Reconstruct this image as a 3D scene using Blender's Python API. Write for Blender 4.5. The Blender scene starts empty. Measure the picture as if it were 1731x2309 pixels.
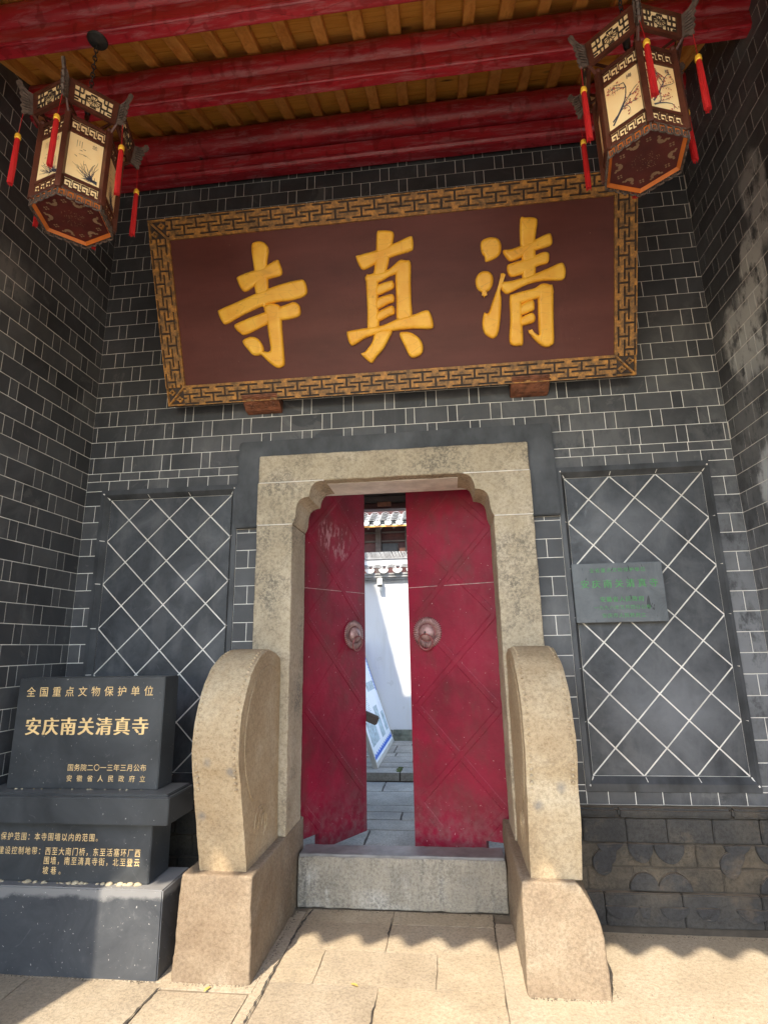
import bpy, bmesh, math, random
from mathutils import Vector, Matrix
random.seed(7)
R = math.radians
scene = bpy.context.scene
# ------------------------------------------------------------------ camera, world, sun, exposure
cam_d = bpy.data.cameras.new('camera'); cam = bpy.data.objects.new('camera', cam_d)
scene.collection.objects.link(cam); scene.camera = cam
yaw, pitch, roll = -0.11051288, 0.23879146, -0.01798784
fwd = Vector((math.sin(yaw)*math.cos(pitch), math.cos(yaw)*math.cos(pitch), math.sin(pitch)))
rt = Vector((math.cos(yaw), -math.sin(yaw), 0)); up = rt.cross(fwd)
r2 = rt*math.cos(roll) + up*math.sin(roll); u2 = -rt*math.sin(roll) + up*math.cos(roll)
m = Matrix(((r2.x, u2.x, -fwd.x, 0.17186), (r2.y, u2.y, -fwd.y, -3.56085), (r2.z, u2.z, -fwd.z, 1.51434), (0, 0, 0, 1)))
cam.matrix_world = m
cam_d.sensor_fit = 'VERTICAL'; cam_d.sensor_height = 24.0; cam_d.lens = 24*1245.214/2309
cam_d.clip_start = 0.02; cam_d.clip_end = 900
CAMP = Vector((0.17186, -3.56085, 1.51434))
def project(p):
    d = Vector(p) - CAMP; z = d.dot(fwd)
    if z <= 0.05: return None
    return (865.5 + 1245.214*d.dot(r2)/z, 1154.5 - 1245.214*d.dot(u2)/z, z)

SUN_EL, SUN_AZ = R(48.0), R(18.0)          # the sun stands behind the camera, 18 degrees to the left
to_sun = Vector((-math.sin(SUN_AZ)*math.cos(SUN_EL), -math.cos(SUN_AZ)*math.cos(SUN_EL), math.sin(SUN_EL)))
world = bpy.data.worlds.new('World'); scene.world = world; world.use_nodes = True
wn = world.node_tree.nodes; wl = world.node_tree.links
bg = wn['Background']; sky = wn.new('ShaderNodeTexSky'); sky.sky_type = 'NISHITA'; sky.sun_disc = False
sky.sun_elevation = SUN_EL; sky.sun_rotation = math.atan2(to_sun.x, to_sun.y)
sky.air_density = 1.2; sky.dust_density = 1.2; sky.ozone_density = 1.0
wl.new(sky.outputs[0], bg.inputs[0]); bg.inputs[1].default_value = 0.15
sun_d = bpy.data.lights.new('sun', 'SUN'); sun_d.energy = 2.0; sun_d.angle = R(0.53); sun_d.color = (1.0, 0.90, 0.74)
sun = bpy.data.objects.new('sun', sun_d); scene.collection.objects.link(sun)
sun.rotation_euler = to_sun.to_track_quat('Z', 'Y').to_euler(); sun.location = (0, -6, 12)
vs = scene.view_settings; vs.view_transform = 'Standard'; vs.look = 'None'; vs.gamma = 1.0; vs.use_curve_mapping = False
vs.exposure = 2.28
scene.cycles.max_bounces = 12; scene.cycles.diffuse_bounces = 8; scene.cycles.glossy_bounces = 4

# ------------------------------------------------------------------ helpers
COL = scene.collection
def srgb(r, g, b):
    f = lambda c: c/12.92 if c <= .04045 else ((c+.055)/1.055)**2.4
    return (f(r/255), f(g/255), f(b/255), 1)
class MB:
    """collects simple shapes into one mesh"""
    def __init__(s): s.v = []; s.f = []
    def poly(s, vs, fs):
        n = len(s.v); s.v += [tuple(v) for v in vs]; s.f += [tuple(i+n for i in f) for f in fs]; return s
    def box(s, x0, x1, y0, y1, z0, z1):
        return s.poly([(x0,y0,z0),(x1,y0,z0),(x1,y1,z0),(x0,y1,z0),(x0,y0,z1),(x1,y0,z1),(x1,y1,z1),(x0,y1,z1)],
                      [(0,3,2,1),(4,5,6,7),(0,1,5,4),(1,2,6,5),(2,3,7,6),(3,0,4,7)])
    def prism(s, pts, axis, a, b):
        """pts: 2D outline in the two other axes (x: (y,z); y: (x,z); z: (x,y)), extruded along axis from a to b"""
        def P(p, t):
            return (t, p[0], p[1]) if axis == 'x' else (p[0], t, p[1]) if axis == 'y' else (p[0], p[1], t)
        n = len(pts)
        return s.poly([P(p, a) for p in pts] + [P(p, b) for p in pts],
                      [tuple(range(n))[::-1], tuple(range(n, 2*n))] + [(i, (i+1) % n, n+(i+1) % n, n+i) for i in range(n)])
    def tube(s, pts, r, n=8, cap=True):
        pts = [Vector(p) for p in pts]; rings = []
        for i, p in enumerate(pts):
            d = (pts[min(i+1, len(pts)-1)] - pts[max(i-1, 0)]).normalized()
            a = d.orthogonal().normalized() if i == 0 else (pa - d*pa.dot(d)).normalized()
            pa = a; b = d.cross(a); rr = r[i] if isinstance(r, (list, tuple)) else r
            rings.append([p + (a*math.cos(2*math.pi*k/n) + b*math.sin(2*math.pi*k/n))*rr for k in range(n)])
        vs = [q for g in rings for q in g]; fs = []
        for i in range(len(pts)-1):
            for k in range(n): fs.append((i*n+k, i*n+(k+1) % n, (i+1)*n+(k+1) % n, (i+1)*n+k))
        if cap: fs += [tuple(range(n))[::-1], tuple(range((len(pts)-1)*n, len(pts)*n))]
        return s.poly(vs, fs)
    def lathe(s, prof, n=16, c=(0,0,0), M=None):
        vs = []; fs = []
        for r_, z_ in prof:
            for k in range(n):
                v = Vector((r_*math.cos(2*math.pi*k/n), r_*math.sin(2*math.pi*k/n), z_))
                if M: v = M @ v
                vs.append(v + Vector(c))
        for i in range(len(prof)-1):
            for k in range(n): fs.append((i*n+k, i*n+(k+1) % n, (i+1)*n+(k+1) % n, (i+1)*n+k))
        fs += [tuple(range(n))[::-1], tuple(range((len(prof)-1)*n, len(prof)*n))]
        return s.poly(vs, fs)
    def xform(s, M, start=0):
        for i in range(start, len(s.v)): s.v[i] = tuple(M @ Vector(s.v[i]))
        return s
    def build(s, name, mat=None, parent=None, smooth=False, bevel=0, seg=2, fix=True):
        me = bpy.data.meshes.new(name); me.from_pydata(s.v, [], s.f); me.update()
        if fix or bevel:
            bm = bmesh.new(); bm.from_mesh(me)
            if fix: bmesh.ops.recalc_face_normals(bm, faces=bm.faces)
            if bevel:
                es = [e for e in bm.edges if len(e.link_faces) == 2 and e.calc_face_angle(0) > 0.5]
                bmesh.ops.bevel(bm, geom=es, offset=bevel, segments=seg, affect='EDGES', clamp_overlap=True)
            bm.to_mesh(me); bm.free()
        return link(name, me, mat, parent, smooth)
def link(name, me, mat=None, parent=None, smooth=False):
    if mat:
        me.materials.clear(); me.materials.append(mat)
    if smooth:
        try: me.shade_smooth() if smooth is True else me.shade_smooth()
        except Exception: pass
        if smooth is not True:
            try: me.set_sharp_from_angle(angle=smooth)
            except Exception: pass
    o = bpy.data.objects.new(name, me); COL.objects.link(o)
    if parent is not None: o.parent = parent
    return o
def tag(o, label=None, cat=None, group=None, kind=None):
    if label: o['label'] = label
    if cat: o['category'] = cat
    if group: o['group'] = group
    if kind: o['kind'] = kind
    return o
def thing(name, label, cat, loc=(0,0,0), rz=0, group=None):
    o = bpy.data.objects.new(name, None); COL.objects.link(o); o.location = loc; o.rotation_euler = (0,0,rz)
    o.empty_display_size = .1
    return tag(o, label, cat, group)
def copy_tree(o, parent=None):
    c = o.copy(); COL.objects.link(c)
    if parent is not None: c.parent = parent
    for ch in list(o.children): copy_tree(ch, c)
    return c
def rough(o, strength=.01, size=.2, sub=0, cuts=0):
    """worn stone: subdivide and push the surface about a little with real geometry"""
    from mathutils import noise
    me = o.data; bm = bmesh.new(); bm.from_mesh(me)
    if cuts: 
        bmesh.ops.triangulate(bm, faces=[f for f in bm.faces if len(f.verts) > 4])
        for _ in range(cuts):
            bmesh.ops.subdivide_edges(bm, edges=[e for e in bm.edges if e.calc_length() > sub], cuts=1, use_grid_fill=True)
    bm.normal_update()
    for v in bm.verts:
        p = v.co/size; v.co += (noise.noise_vector(p) + .5*noise.noise_vector(p*2.3) + .25*noise.noise_vector(p*5.1))*strength
    bm.to_mesh(me); bm.free(); return o

def rbox(name, x0, x1, y0, y1, z0, z1, r, step, mat, parent=None, warp=None, amp=(.004, .09), fine=(.0018, .022)):
    """worn block: an even grid on a rounded box, then pushed about by noise"""
    from mathutils import noise
    lo, hi = Vector((x0, y0, z0)), Vector((x1, y1, z1)); vs = []; fs = []; idx = {}
    ts = []
    for a in range(3):
        L = hi[a]-lo[a]; n = max(2, round((L-2*r)/step)); k = 3
        t = [lo[a] + r*(1-math.cos(i*math.pi/2/k))*0 + r*i/k for i in range(k)] + [lo[a]+r+(L-2*r)*i/n for i in range(n+1)] + [hi[a]-r+r*(i+1)/k for i in range(k)]
        ts.append(t)
    def V(i, j, k):
        if (i, j, k) not in idx:
            p = Vector((ts[0][i], ts[1][j], ts[2][k])); q = Vector([min(max(p[a], lo[a]+r), hi[a]-r) for a in range(3)]); d = p-q
            if d.length > 1e-9:
                m_ = max(abs(d[0]), abs(d[1]), abs(d[2])); p = q + d.normalized()*m_
            idx[(i, j, k)] = len(vs); vs.append(p)
        return idx[(i, j, k)]
    N = [len(t)-1 for t in ts]
    for ax in range(3):
        u, v = [q for q in range(3) if q != ax]
        for side in (0, N[ax]):
            for i in range(N[u]):
                for j in range(N[v]):
                    c4 = []
                    for di, dj in ((0,0),(1,0),(1,1),(0,1)):
                        t = [0, 0, 0]; t[ax] = side; t[u] = i+di; t[v] = j+dj; c4.append(V(*t))
                    fs.append(tuple(c4))
    if warp: vs = [Vector(warp(p)) for p in vs]
    out = []
    for p in vs:
        for (am, sz) in (amp, fine):
            q = p/sz; p = p + (noise.noise_vector(q)+.5*noise.noise_vector(q*2.1))*am
        out.append(p)
    mb = MB().poly(out, fs); return mb.build(name, mat, parent, smooth=True)

# ------------------------------------------------------------------ materials
MATS = {}
class NT:
    def __init__(s, name):
        s.m = bpy.data.materials.new(name); s.m.use_nodes = True; s.t = s.m.node_tree; s.n = s.t.nodes; s.l = s.t.links
        s.b = s.n['Principled BSDF']; s.geo = s.n.new('ShaderNodeNewGeometry'); s.pos = s.geo.outputs['Position']
        s.tc = None
    def objc(s):
        if not s.tc: s.tc = s.n.new('ShaderNodeTexCoord')
        return s.tc.outputs['Object']
    def mapping(s, vec, scale=(1,1,1), rot=(0,0,0)):
        mp = s.n.new('ShaderNodeMapping'); mp.inputs['Scale'].default_value = scale; mp.inputs['Rotation'].default_value = rot
        s.l.new(vec, mp.inputs['Vector']); return mp.outputs[0]
    def noise(s, scale=5, detail=4, rough=.55, vec=None, dist=0):
        t = s.n.new('ShaderNodeTexNoise'); t.inputs['Scale'].default_value = scale; t.inputs['Detail'].default_value = detail
        t.inputs['Roughness'].default_value = rough; t.inputs['Distortion'].default_value = dist
        s.l.new(vec if vec is not None else s.pos, t.inputs['Vector']); return t.outputs['Fac']
    def voro(s, scale=5, feature='F1', vec=None, rnd=1):
        t = s.n.new('ShaderNodeTexVoronoi'); t.feature = feature; t.inputs['Scale'].default_value = scale; t.inputs['Randomness'].default_value = rnd
        s.l.new(vec if vec is not None else s.pos, t.inputs['Vector']); return t.outputs['Distance']
    def ramp(s, fac, stops):
        r = s.n.new('ShaderNodeValToRGB'); e = r.color_ramp.elements
        while len(e) < len(stops): e.new(.5)
        for i, (p, c) in enumerate(stops): e[i].position = p; e[i].color = c if len(c) == 4 else (*c, 1)
        s.l.new(fac, r.inputs[0]); return r.outputs[0]
    def step(s, fac, a, b): return s.ramp(fac, [(a, (0,0,0,1)), (b, (1,1,1,1))])
    def mix(s, fac, a, b, mode='MIX'):
        x = s.n.new('ShaderNodeMix'); x.data_type = 'RGBA'; x.blend_type = mode
        for sock, val in ((x.inputs[0], fac), (x.inputs[6], a), (x.inputs[7], b)):
            if isinstance(val, (int, float)): sock.default_value = val
            elif isinstance(val, tuple): sock.default_value = val if len(val) == 4 else (*val, 1)
            else: s.l.new(val, sock)
        return x.outputs[2]
    def math(s, op, a, b=None, clamp=False):
        x = s.n.new('ShaderNodeMath'); x.operation = op; x.use_clamp = clamp
        for sock, val in ((x.inputs[0], a), (x.inputs[1], b)):
            if val is None: continue
            if isinstance(val, (int, float)): sock.default_value = val
            else: s.l.new(val, sock)
        return x.outputs[0]
    def sep(s, vec=None):
        x = s.n.new('ShaderNodeSeparateXYZ'); s.l.new(vec if vec is not None else s.pos, x.inputs[0]); return x.outputs
    def rnd(s):
        return s.n.new('ShaderNodeObjectInfo').outputs['Random']
    def blob(s, c, r, soft=.35, nz=.5, nscale=4):
        """stain mask: a noisy ellipsoid round c (world) with radii r"""
        mp = s.n.new('ShaderNodeVectorMath'); mp.operation = 'SUBTRACT'; s.l.new(s.pos, mp.inputs[0]); mp.inputs[1].default_value = c
        dv = s.n.new('ShaderNodeVectorMath'); dv.operation = 'DIVIDE'; s.l.new(mp.outputs[0], dv.inputs[0]); dv.inputs[1].default_value = r
        ln = s.n.new('ShaderNodeVectorMath'); ln.operation = 'LENGTH'; s.l.new(dv.outputs[0], ln.inputs[0])
        d = s.math('ADD', ln.outputs['Value'], s.math('MULTIPLY', s.math('SUBTRACT', s.noise(nscale, 6, .65), .5), nz*4))
        return s.ramp(d, [(1-soft if soft < 1 else 0, (1,1,1,1)), (1.0, (0,0,0,1))])
    def color(s, c):
        if isinstance(c, tuple): s.b.inputs['Base Color'].default_value = c if len(c) == 4 else (*c, 1)
        else: s.l.new(c, s.b.inputs['Base Color'])
        return s
    def roughness(s, v):
        if isinstance(v, (int, float)): s.b.inputs['Roughness'].default_value = v
        else: s.l.new(v, s.b.inputs['Roughness'])
        return s
    def spec(s, v): s.b.inputs['Specular IOR Level'].default_value = v; return s
    def bump(s, h, strength=.3, dist=.01, prev=None):
        b = s.n.new('ShaderNodeBump'); b.inputs['Strength'].default_value = strength; b.inputs['Distance'].default_value = dist
        s.l.new(h, b.inputs['Height'])
        if prev is not None: s.l.new(prev, b.inputs['Normal'])
        s.l.new(b.outputs[0], s.b.inputs['Normal']); return b.outputs[0]

def mat_brick():
    t = NT('black_brick')
    n1 = t.noise(1.6, 5, .6); n2 = t.noise(14, 5, .6); st = t.noise(5, 4, .6, vec=t.mapping(t.pos, (1, 1, .25)))
    c = t.ramp(n1, [(.3, (.040,.041,.044,1)), (.55, (.064,.065,.069,1)), (.75, (.105,.106,.110,1))])
    c = t.mix(t.math('MULTIPLY', t.step(n2, .45, .8), .35), c, (.11,.106,.10,1))
    c = t.mix(t.math('MULTIPLY', t.step(st, .55, .75), .4), c, (.10,.098,.098,1))
    ws = t.noise(2.4, 7, .7, vec=t.mapping(t.pos, (1, 1, .7)), dist=.8); c = t.mix(t.math('MULTIPLY', t.step(ws, .52, .70), .5), c, (.15,.15,.152,1))
    c = t.mix(1.0, c, t.ramp(t.rnd(), [(0, (.66,.66,.68,1)), (.5, (1,1,1,1)), (1, (1.35,1.33,1.3,1))]), 'MULTIPLY')
    # pale bloom weathering the side walls; broad paler areas low down and at the back
    flake = t.step(t.noise(13, 7, .7, vec=t.mapping(t.pos, (1, 1, .55), (R(35), 0, 0))), .36, .50)
    for cc, rr, s_, col, k in (((2.0,-.34,3.30),(.3,.22,.32),.25,(.44,.43,.41,1),.95), ((2.0,-.54,3.58),(.3,.13,.30),.25,(.42,.41,.39,1),.95), ((2.0,-.70,3.98),(.3,.14,.35),.3,(.36,.35,.34,1),.8), ((2.0,-.55,3.10),(.3,.26,.14),.3,(.40,.39,.37,1),.8),
                               ((2.0,-.36,2.42),(.3,.15,.20),.2,(.55,.55,.56,1),.95), ((2.0,-.5,2.12),(.3,.2,.16),.25,(.50,.49,.48,1),.8), ((2.0,-.62,2.75),(.3,.2,.25),.4,(.38,.37,.36,1),.8), ((2.0,-.3,2.75),(.3,.5,.5),.8,(.20,.195,.19,1),.7),
                               ((-2.37,-1.10,3.15),(.3,.20,.60),.9,(.34,.33,.32,1),.8), ((-2.37,-.95,3.75),(.3,.25,.25),.8,(.24,.23,.22,1),.6), ((-2.37,-1.35,2.6),(.3,.3,.45),.9,(.24,.23,.22,1),.6),
                               ((-2.37,-.68,1.22),(.3,.10,.09),.12,(.36,.36,.37,1),.7), ((1.95,-.1,1.5),(.5,.8,1.1),.9,(.24,.245,.26,1),.7), ((1.4,-.0,1.2),(.7,.5,.7),.9,(.16,.165,.175,1),.5), ((1.1,0,2.8),(.8,.4,.35),.9,(.15,.145,.14,1),.5), ((-1.3,0,2.9),(.5,.4,.3),.9,(.12,.115,.12,1),.5)):
        c = t.mix(t.math('MULTIPLY', t.math('MULTIPLY', t.blob(cc, rr, s_, .30, 5), flake), k), c, col)
    cr = t.step(t.noise(3, 9, .75, dist=1.5), .60, .63); c = t.mix(t.math('MULTIPLY', cr, .2), c, (.22,.21,.2,1))
    t.color(c).roughness(t.ramp(n2, [(.3, (.42,)*3), (.7, (.62,)*3)])).spec(.4)
    b = t.bump(t.noise(9, 5, .6), .35, .006); t.bump(t.noise(90, 4, .6), .25, .002, b); return t.m
def mat_plain(name, col, r=.6, var=.25, scale=8, bumps=.2, bscale=60, spec=.4, metal=0, mapn=(1,1,1)):
    t = NT(name); v = t.mapping(t.pos, mapn); n = t.noise(scale, 5, .6, vec=v)
    d = tuple(c*(1-var) for c in col[:3]); e = tuple(min(1, c*(1+var)) for c in col[:3])
    t.color(t.ramp(n, [(.3, (*d, 1)), (.7, (*e, 1))])).roughness(r).spec(spec); t.b.inputs['Metallic'].default_value = metal
    if bumps: t.bump(t.noise(bscale, 4, .6, vec=v), bumps, .003)
    return t.m
def mat_stone(name, base, dark, light, stain=(.16,.14,.12,1), sk=.6, extra=None, streak=0):
    t = NT(name)
    n1 = t.noise(2.6, 6, .65); n2 = t.noise(60, 8, .8); n3 = t.noise(230, 3, .65); lich = t.noise(3.2, 5, .6)
    c = t.ramp(n1, [(.3, dark), (.5, base), (.72, light)])
    c = t.mix(t.math('MULTIPLY', t.step(n2, .47, .60), .70), c, t.mix(1.0, c, (.60,.58,.55,1), 'MULTIPLY'))
    c = t.mix(t.math('MULTIPLY', t.step(n3, .50, .60), .55), c, t.mix(1.0, c, (1.28,1.28,1.26,1), 'MULTIPLY'))
    k = t.math('MULTIPLY', t.step(lich, .46, .66), t.step(n2, .43, .55)); c = t.mix(t.math('MULTIPLY', k, sk), c, stain)
    if streak:
        st = t.noise(9, 6, .7, vec=t.mapping(t.pos, (1, 1, .12))); st2 = t.noise(13, 6, .7, vec=t.mapping(t.pos, (1.3, 1, .2)))
        c = t.mix(t.math('MULTIPLY', t.math('MULTIPLY', t.step(st, .52, .66), t.step(n2, .4, .55)), streak), c, stain)
        c = t.mix(t.math('MULTIPLY', t.math('MULTIPLY', t.step(st2, .56, .68), t.step(t.noise(16, 5, .7), .45, .6)), streak*.7), c, (.58,.55,.49,1))
    if extra: c = extra(t, c)
    t.color(c).roughness(.88).spec(.2)
    b = t.bump(t.noise(14, 5, .65), .35, .012); b = t.bump(n2, .55, .006, b); t.bump(n3, .7, .003, b); return t.m
def grey_top(t, c):      # painted-in light: drum tops greyer, away from the warm ground bounce
    z = t.sep()[2]; k = t.step(t.math('ADD', z, t.math('MULTIPLY', t.noise(4, 5), .5)), 1.36, 1.68)
    c = t.mix(t.math('MULTIPLY', k, .75), c, (.40,.385,.36,1))
    for cc in ((-1.03,-.74,.98), (-.92,-.74,.93), (.70,-.70,.62), (.66,-.7,.86), (-1.08,-.66,.72), (.55,-.69,.78)):
        c = t.mix(t.math('MULTIPLY', t.blob(cc, (.03,.05,.035), .7, .2, 20), .6), c, (.16,.16,.16,1))
    return c
def door_grime(t, c): return c
M = {}
M['brick'] = mat_brick()
M['pointing'] = mat_plain('white_pointing', (.72,.68,.62), .8, .22, 7, .2)
def mat_tile():
    t = NT('black_tile'); n = t.noise(3.2, 6, .65, dist=.6); n2 = t.noise(7, 5, .6, vec=t.mapping(t.pos, (1, 1, .3))); n3 = t.noise(30, 6, .7)
    c = t.ramp(n, [(.32, (.034,.036,.041,1)), (.5, (.056,.059,.065,1)), (.7, (.10,.103,.11,1))])
    c = t.mix(t.math('MULTIPLY', t.step(n2, .52, .62), .4), c, (.12,.12,.122,1)); c = t.mix(t.math('MULTIPLY', t.step(t.noise(4, 9, .8, dist=2), .6, .66), .25), c, (.2,.2,.2,1))
    c = t.mix(t.math('MULTIPLY', t.step(n3, .5, .7), .3), c, t.mix(1.0, c, (.6,.6,.6,1), 'MULTIPLY'))
    c = t.mix(t.math('MULTIPLY', t.rnd(), .4), c, t.mix(1.0, c, (.72,.72,.74,1), 'MULTIPLY'))
    for cc, rr, k_ in (((1.45,.02,1.15),(.42,.3,.55),.6), ((1.35,.02,2.2),(.4,.3,.3),.45), ((-1.55,.02,1.95),(.16,.3,.14),.5)): c = t.mix(t.math('MULTIPLY', t.blob(cc, rr, .9, .35, 4), k_), c, (.19,.195,.21,1))
    t.color(c).roughness(t.ramp(n3, [(.35, (.36,)*3), (.65, (.6,)*3)])).spec(.4); t.bump(n3, .3, .004); return t.m
M['tile_black'] = mat_tile()
M['render_black'] = mat_plain('black_render', (.058,.060,.064), .55, .6, 4.5, .5, 30, .35, mapn=(1,1,.6))
M['moulded'] = mat_plain('moulded_brick', (.12,.12,.125), .5, .55, 6, .4, 40, .4)
M['leaf'] = mat_plain('dry_leaf', (.42,.30,.08), .7, .3, 60, 0)
def dusty_top(t, c):
    nz = t.sep(t.geo.outputs['Normal'])[2]; c = t.mix(t.math('MULTIPLY', t.step(nz, .25, .75), .7), c, (.26,.20,.14,1))
    return t.mix(t.math('MULTIPLY', t.step(t.noise(5, 6, .7), .55, .68), .45), c, (.16,.125,.09,1))
M['base_stone'] = mat_stone('dark_base_stone', (.060,.058,.056,1), (.036,.036,.037,1), (.095,.085,.072,1), (.03,.03,.03,1), .5, dusty_top)
M['base_brown'] = mat_stone('brown_worn_stone', (.085,.073,.058,1), (.05,.046,.042,1), (.16,.13,.095,1), (.04,.038,.035,1), .6, dusty_top)
M['base_relief'] = mat_stone('smooth_dark_relief', (.050,.050,.052,1), (.035,.035,.037,1), (.075,.072,.068,1), (.03,.03,.03,1), .3, dusty_top)
M['sand'] = mat_stone('sandstone_surround', (.44,.365,.26,1), (.35,.285,.20,1), (.54,.455,.345,1), (.13,.12,.10,1), .8)
M['drum'] = mat_stone('drum_sandstone', (.44,.335,.21,1), (.37,.265,.155,1), (.52,.43,.30,1), (.28,.21,.135,1), .5, grey_top)
M['ped'] = mat_stone('pedestal_sandstone', (.25,.19,.13,1), (.195,.14,.092,1), (.32,.262,.19,1), (.16,.12,.085,1), .6)  # same stone as the drums, colour darkened to offset the direct sun
M['thresh'] = mat_stone('threshold_stone', (.30,.265,.21,1), (.22,.20,.17,1), (.46,.43,.38,1), (.11,.105,.095,1), .6, None, .8)
M['threshtop'] = mat_plain('threshold_top', (.17,.165,.16), .45, .35, 8, .3, 30)
def walked(t, c):
    k = t.step(t.noise(5, 7, .7, dist=1.2), .55, .70); c = t.mix(t.math('MULTIPLY', k, .35), c, (.22,.185,.14,1))
    return t.mix(1.0, c, t.ramp(t.rnd(), [(0, (.88,.88,.9,1)), (1, (1.08,1.06,1.02,1))]), 'MULTIPLY')
M['pave'] = mat_stone('paving_stone', (.36,.295,.21,1), (.29,.235,.165,1), (.41,.35,.26,1), (.24,.20,.15,1), .55, walked)
M['cement'] = mat_stone('cement_ground', (.385,.315,.225,1), (.33,.265,.185,1), (.43,.36,.27,1), (.29,.24,.18,1), .4)
M['street'] = mat_stone('street_concrete', (.52,.46,.36,1), (.48,.42,.32,1), (.58,.52,.42,1), (.42,.37,.3,1), .3)
M['joint'] = mat_plain('dirt_joint', (.06,.05,.04), .9, .3, 10, .3)
M['bed'] = mat_plain('sandy_bed', (.17,.135,.095), .9, .5, 7, .3)
M['cpave'] = mat_stone('courtyard_slab', (.30,.285,.25,1), (.22,.21,.19,1), (.42,.40,.35,1), (.15,.15,.12,1), .5)
M['moss'] = mat_plain('moss', (.07,.09,.02), .9, .4, 40, .6)
def mat_wood(name, a, b, r=.5, knots=True, ax=0):
    t = NT(name); sc = (1, 12, 12) if ax == 0 else (12, 1, 12); oc = t.objc()
    off = t.n.new('ShaderNodeVectorMath'); off.operation = 'ADD'; t.l.new(oc, off.inputs[0])
    cb = t.n.new('ShaderNodeCombineXYZ'); t.l.new(t.math('MULTIPLY', t.rnd(), 37), cb.inputs[0]); t.l.new(t.math('MULTIPLY', t.rnd(), 91), cb.inputs[1]); t.l.new(cb.outputs[0], off.inputs[1])
    v = t.mapping(off.outputs[0], sc); n = t.noise(1.6, 6, .6, vec=v, dist=.8); n2 = t.noise(7, 4, .6, vec=v)
    c = t.ramp(n, [(.3, a), (.68, b)]); c = t.mix(t.math('MULTIPLY', t.step(n2, .5, .75), .45), c, t.mix(1.0, c, (.55,.45,.4,1), 'MULTIPLY'))
    c = t.mix(t.math('MULTIPLY', t.rnd(), .45), c, t.mix(1.0, c, (.62,.55,.5,1), 'MULTIPLY'))
    if knots:
        k = t.voro(2.1, vec=t.mapping(off.outputs[0], (1, 2, 2))); c = t.mix(t.ramp(k, [(.05, (1,1,1,1)), (.13, (0,0,0,1))]), c, (.05,.02,.008,1))
    t.color(c).roughness(r).spec(.4); t.bump(n2, .4, .004); return t.m
M['rafter'] = mat_wood('varnished_rafter', (.64,.27,.055,1), (.86,.45,.13,1), .45, ax=1)
M['plank'] = mat_wood('varnished_plank', (.66,.30,.045,1), (.88,.48,.11,1), .45)
def mat_redbeam():
    t = NT('red_painted_beam'); v = t.mapping(t.pos, (.7, 3, 3)); n = t.noise(3, 5, .6, vec=v)
    c = t.ramp(n, [(.3, (.27,.012,.020,1)), (.6, (.42,.018,.030,1)), (.8, (.50,.05,.065,1))])
    sc = t.noise(6, 7, .75, vec=t.mapping(t.pos, (.8, 5, 5)), dist=.3)
    c = t.mix(t.math('MULTIPLY', t.step(sc, .50, .60), .48), c, (.42,.17,.19,1))            # scuffed, faded paint
    dr = t.noise(5, 3, .5, vec=t.mapping(t.pos, (3.2, 2.5, 1.0))); c = t.mix(t.math('MULTIPLY', t.step(dr, .58, .63), .6), c, (.20,.006,.010,1))   # drips
    ck = t.voro(5, 'DISTANCE_TO_EDGE', vec=t.mapping(t.pos, (.35, 5, 5))); c = t.mix(t.math('MULTIPLY', t.ramp(ck, [(.0, (1,1,1,1)), (.012, (0,0,0,1))]), .55), c, (.05,.003,.004,1))
    t.color(c).roughness(t.ramp(sc, [(.4, (.3,)*3), (.7, (.5,)*3)])).spec(.5); t.bump(n, .3, .01); return t.m
M['redbeam'] = mat_redbeam()
def mat_door():
    t = NT('red_lacquered_iron'); n = t.noise(2.2, 5, .6); n2 = t.noise(20, 6, .7); z = t.sep()[2]
    c = t.ramp(n, [(.3, (.13,.003,.014,1)), (.55, (.24,.005,.027,1)), (.8, (.30,.008,.040,1))])
    c = t.mix(t.math('MULTIPLY', t.step(t.noise(3.1, 6, .7, vec=t.mapping(t.pos, (1,1,.6))), .50, .66), .6), c, (.115,.028,.027,1))
    low = t.math('MULTIPLY', t.ramp(z, [(.25, (1,1,1,1)), (.62, (0,0,0,1))]), t.step(n2, .42, .62)); c = t.mix(t.math('MULTIPLY', low, .6), c, (.22,.10,.10,1))
    for cc, rr in (((-.66,.66,2.33), (.14,.2,.17)), ((-.74,.55,2.36), (.05,.2,.12))):      # remains of pasted paper
        k = t.math('MULTIPLY', t.blob(cc, rr, .35, .3, 9), t.step(t.noise(16, 6, .7, vec=t.mapping(t.pos, (2,2,.6))), .5, .56)); c = t.mix(t.math('MULTIPLY', k, .8), c, (.38,.16,.18,1))
    sp = t.math('MULTIPLY', t.step(t.noise(60, 3, .6), .70, .73), .7); c = t.mix(sp, c, (.5,.35,.35,1))
    t.color(c).roughness(t.ramp(n2, [(.35, (.40,)*3), (.7, (.6,)*3)])).spec(.28); t.bump(t.noise(6, 5, .6), .45, .014); return t.m
M['door'] = mat_door()
M['strap'] = mat_plain('red_iron_strap', (.22,.017,.036), .42, .3, 7, .3, 50, .5)
M['knock'] = mat_plain('worn_red_iron', (.27,.085,.085), .45, .4, 30, .3, 80, .5, .3)
M['knockpale'] = mat_plain('rubbed_iron', (.36,.22,.21), .5, .45, 22, .3, 80, .5, .3)
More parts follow.
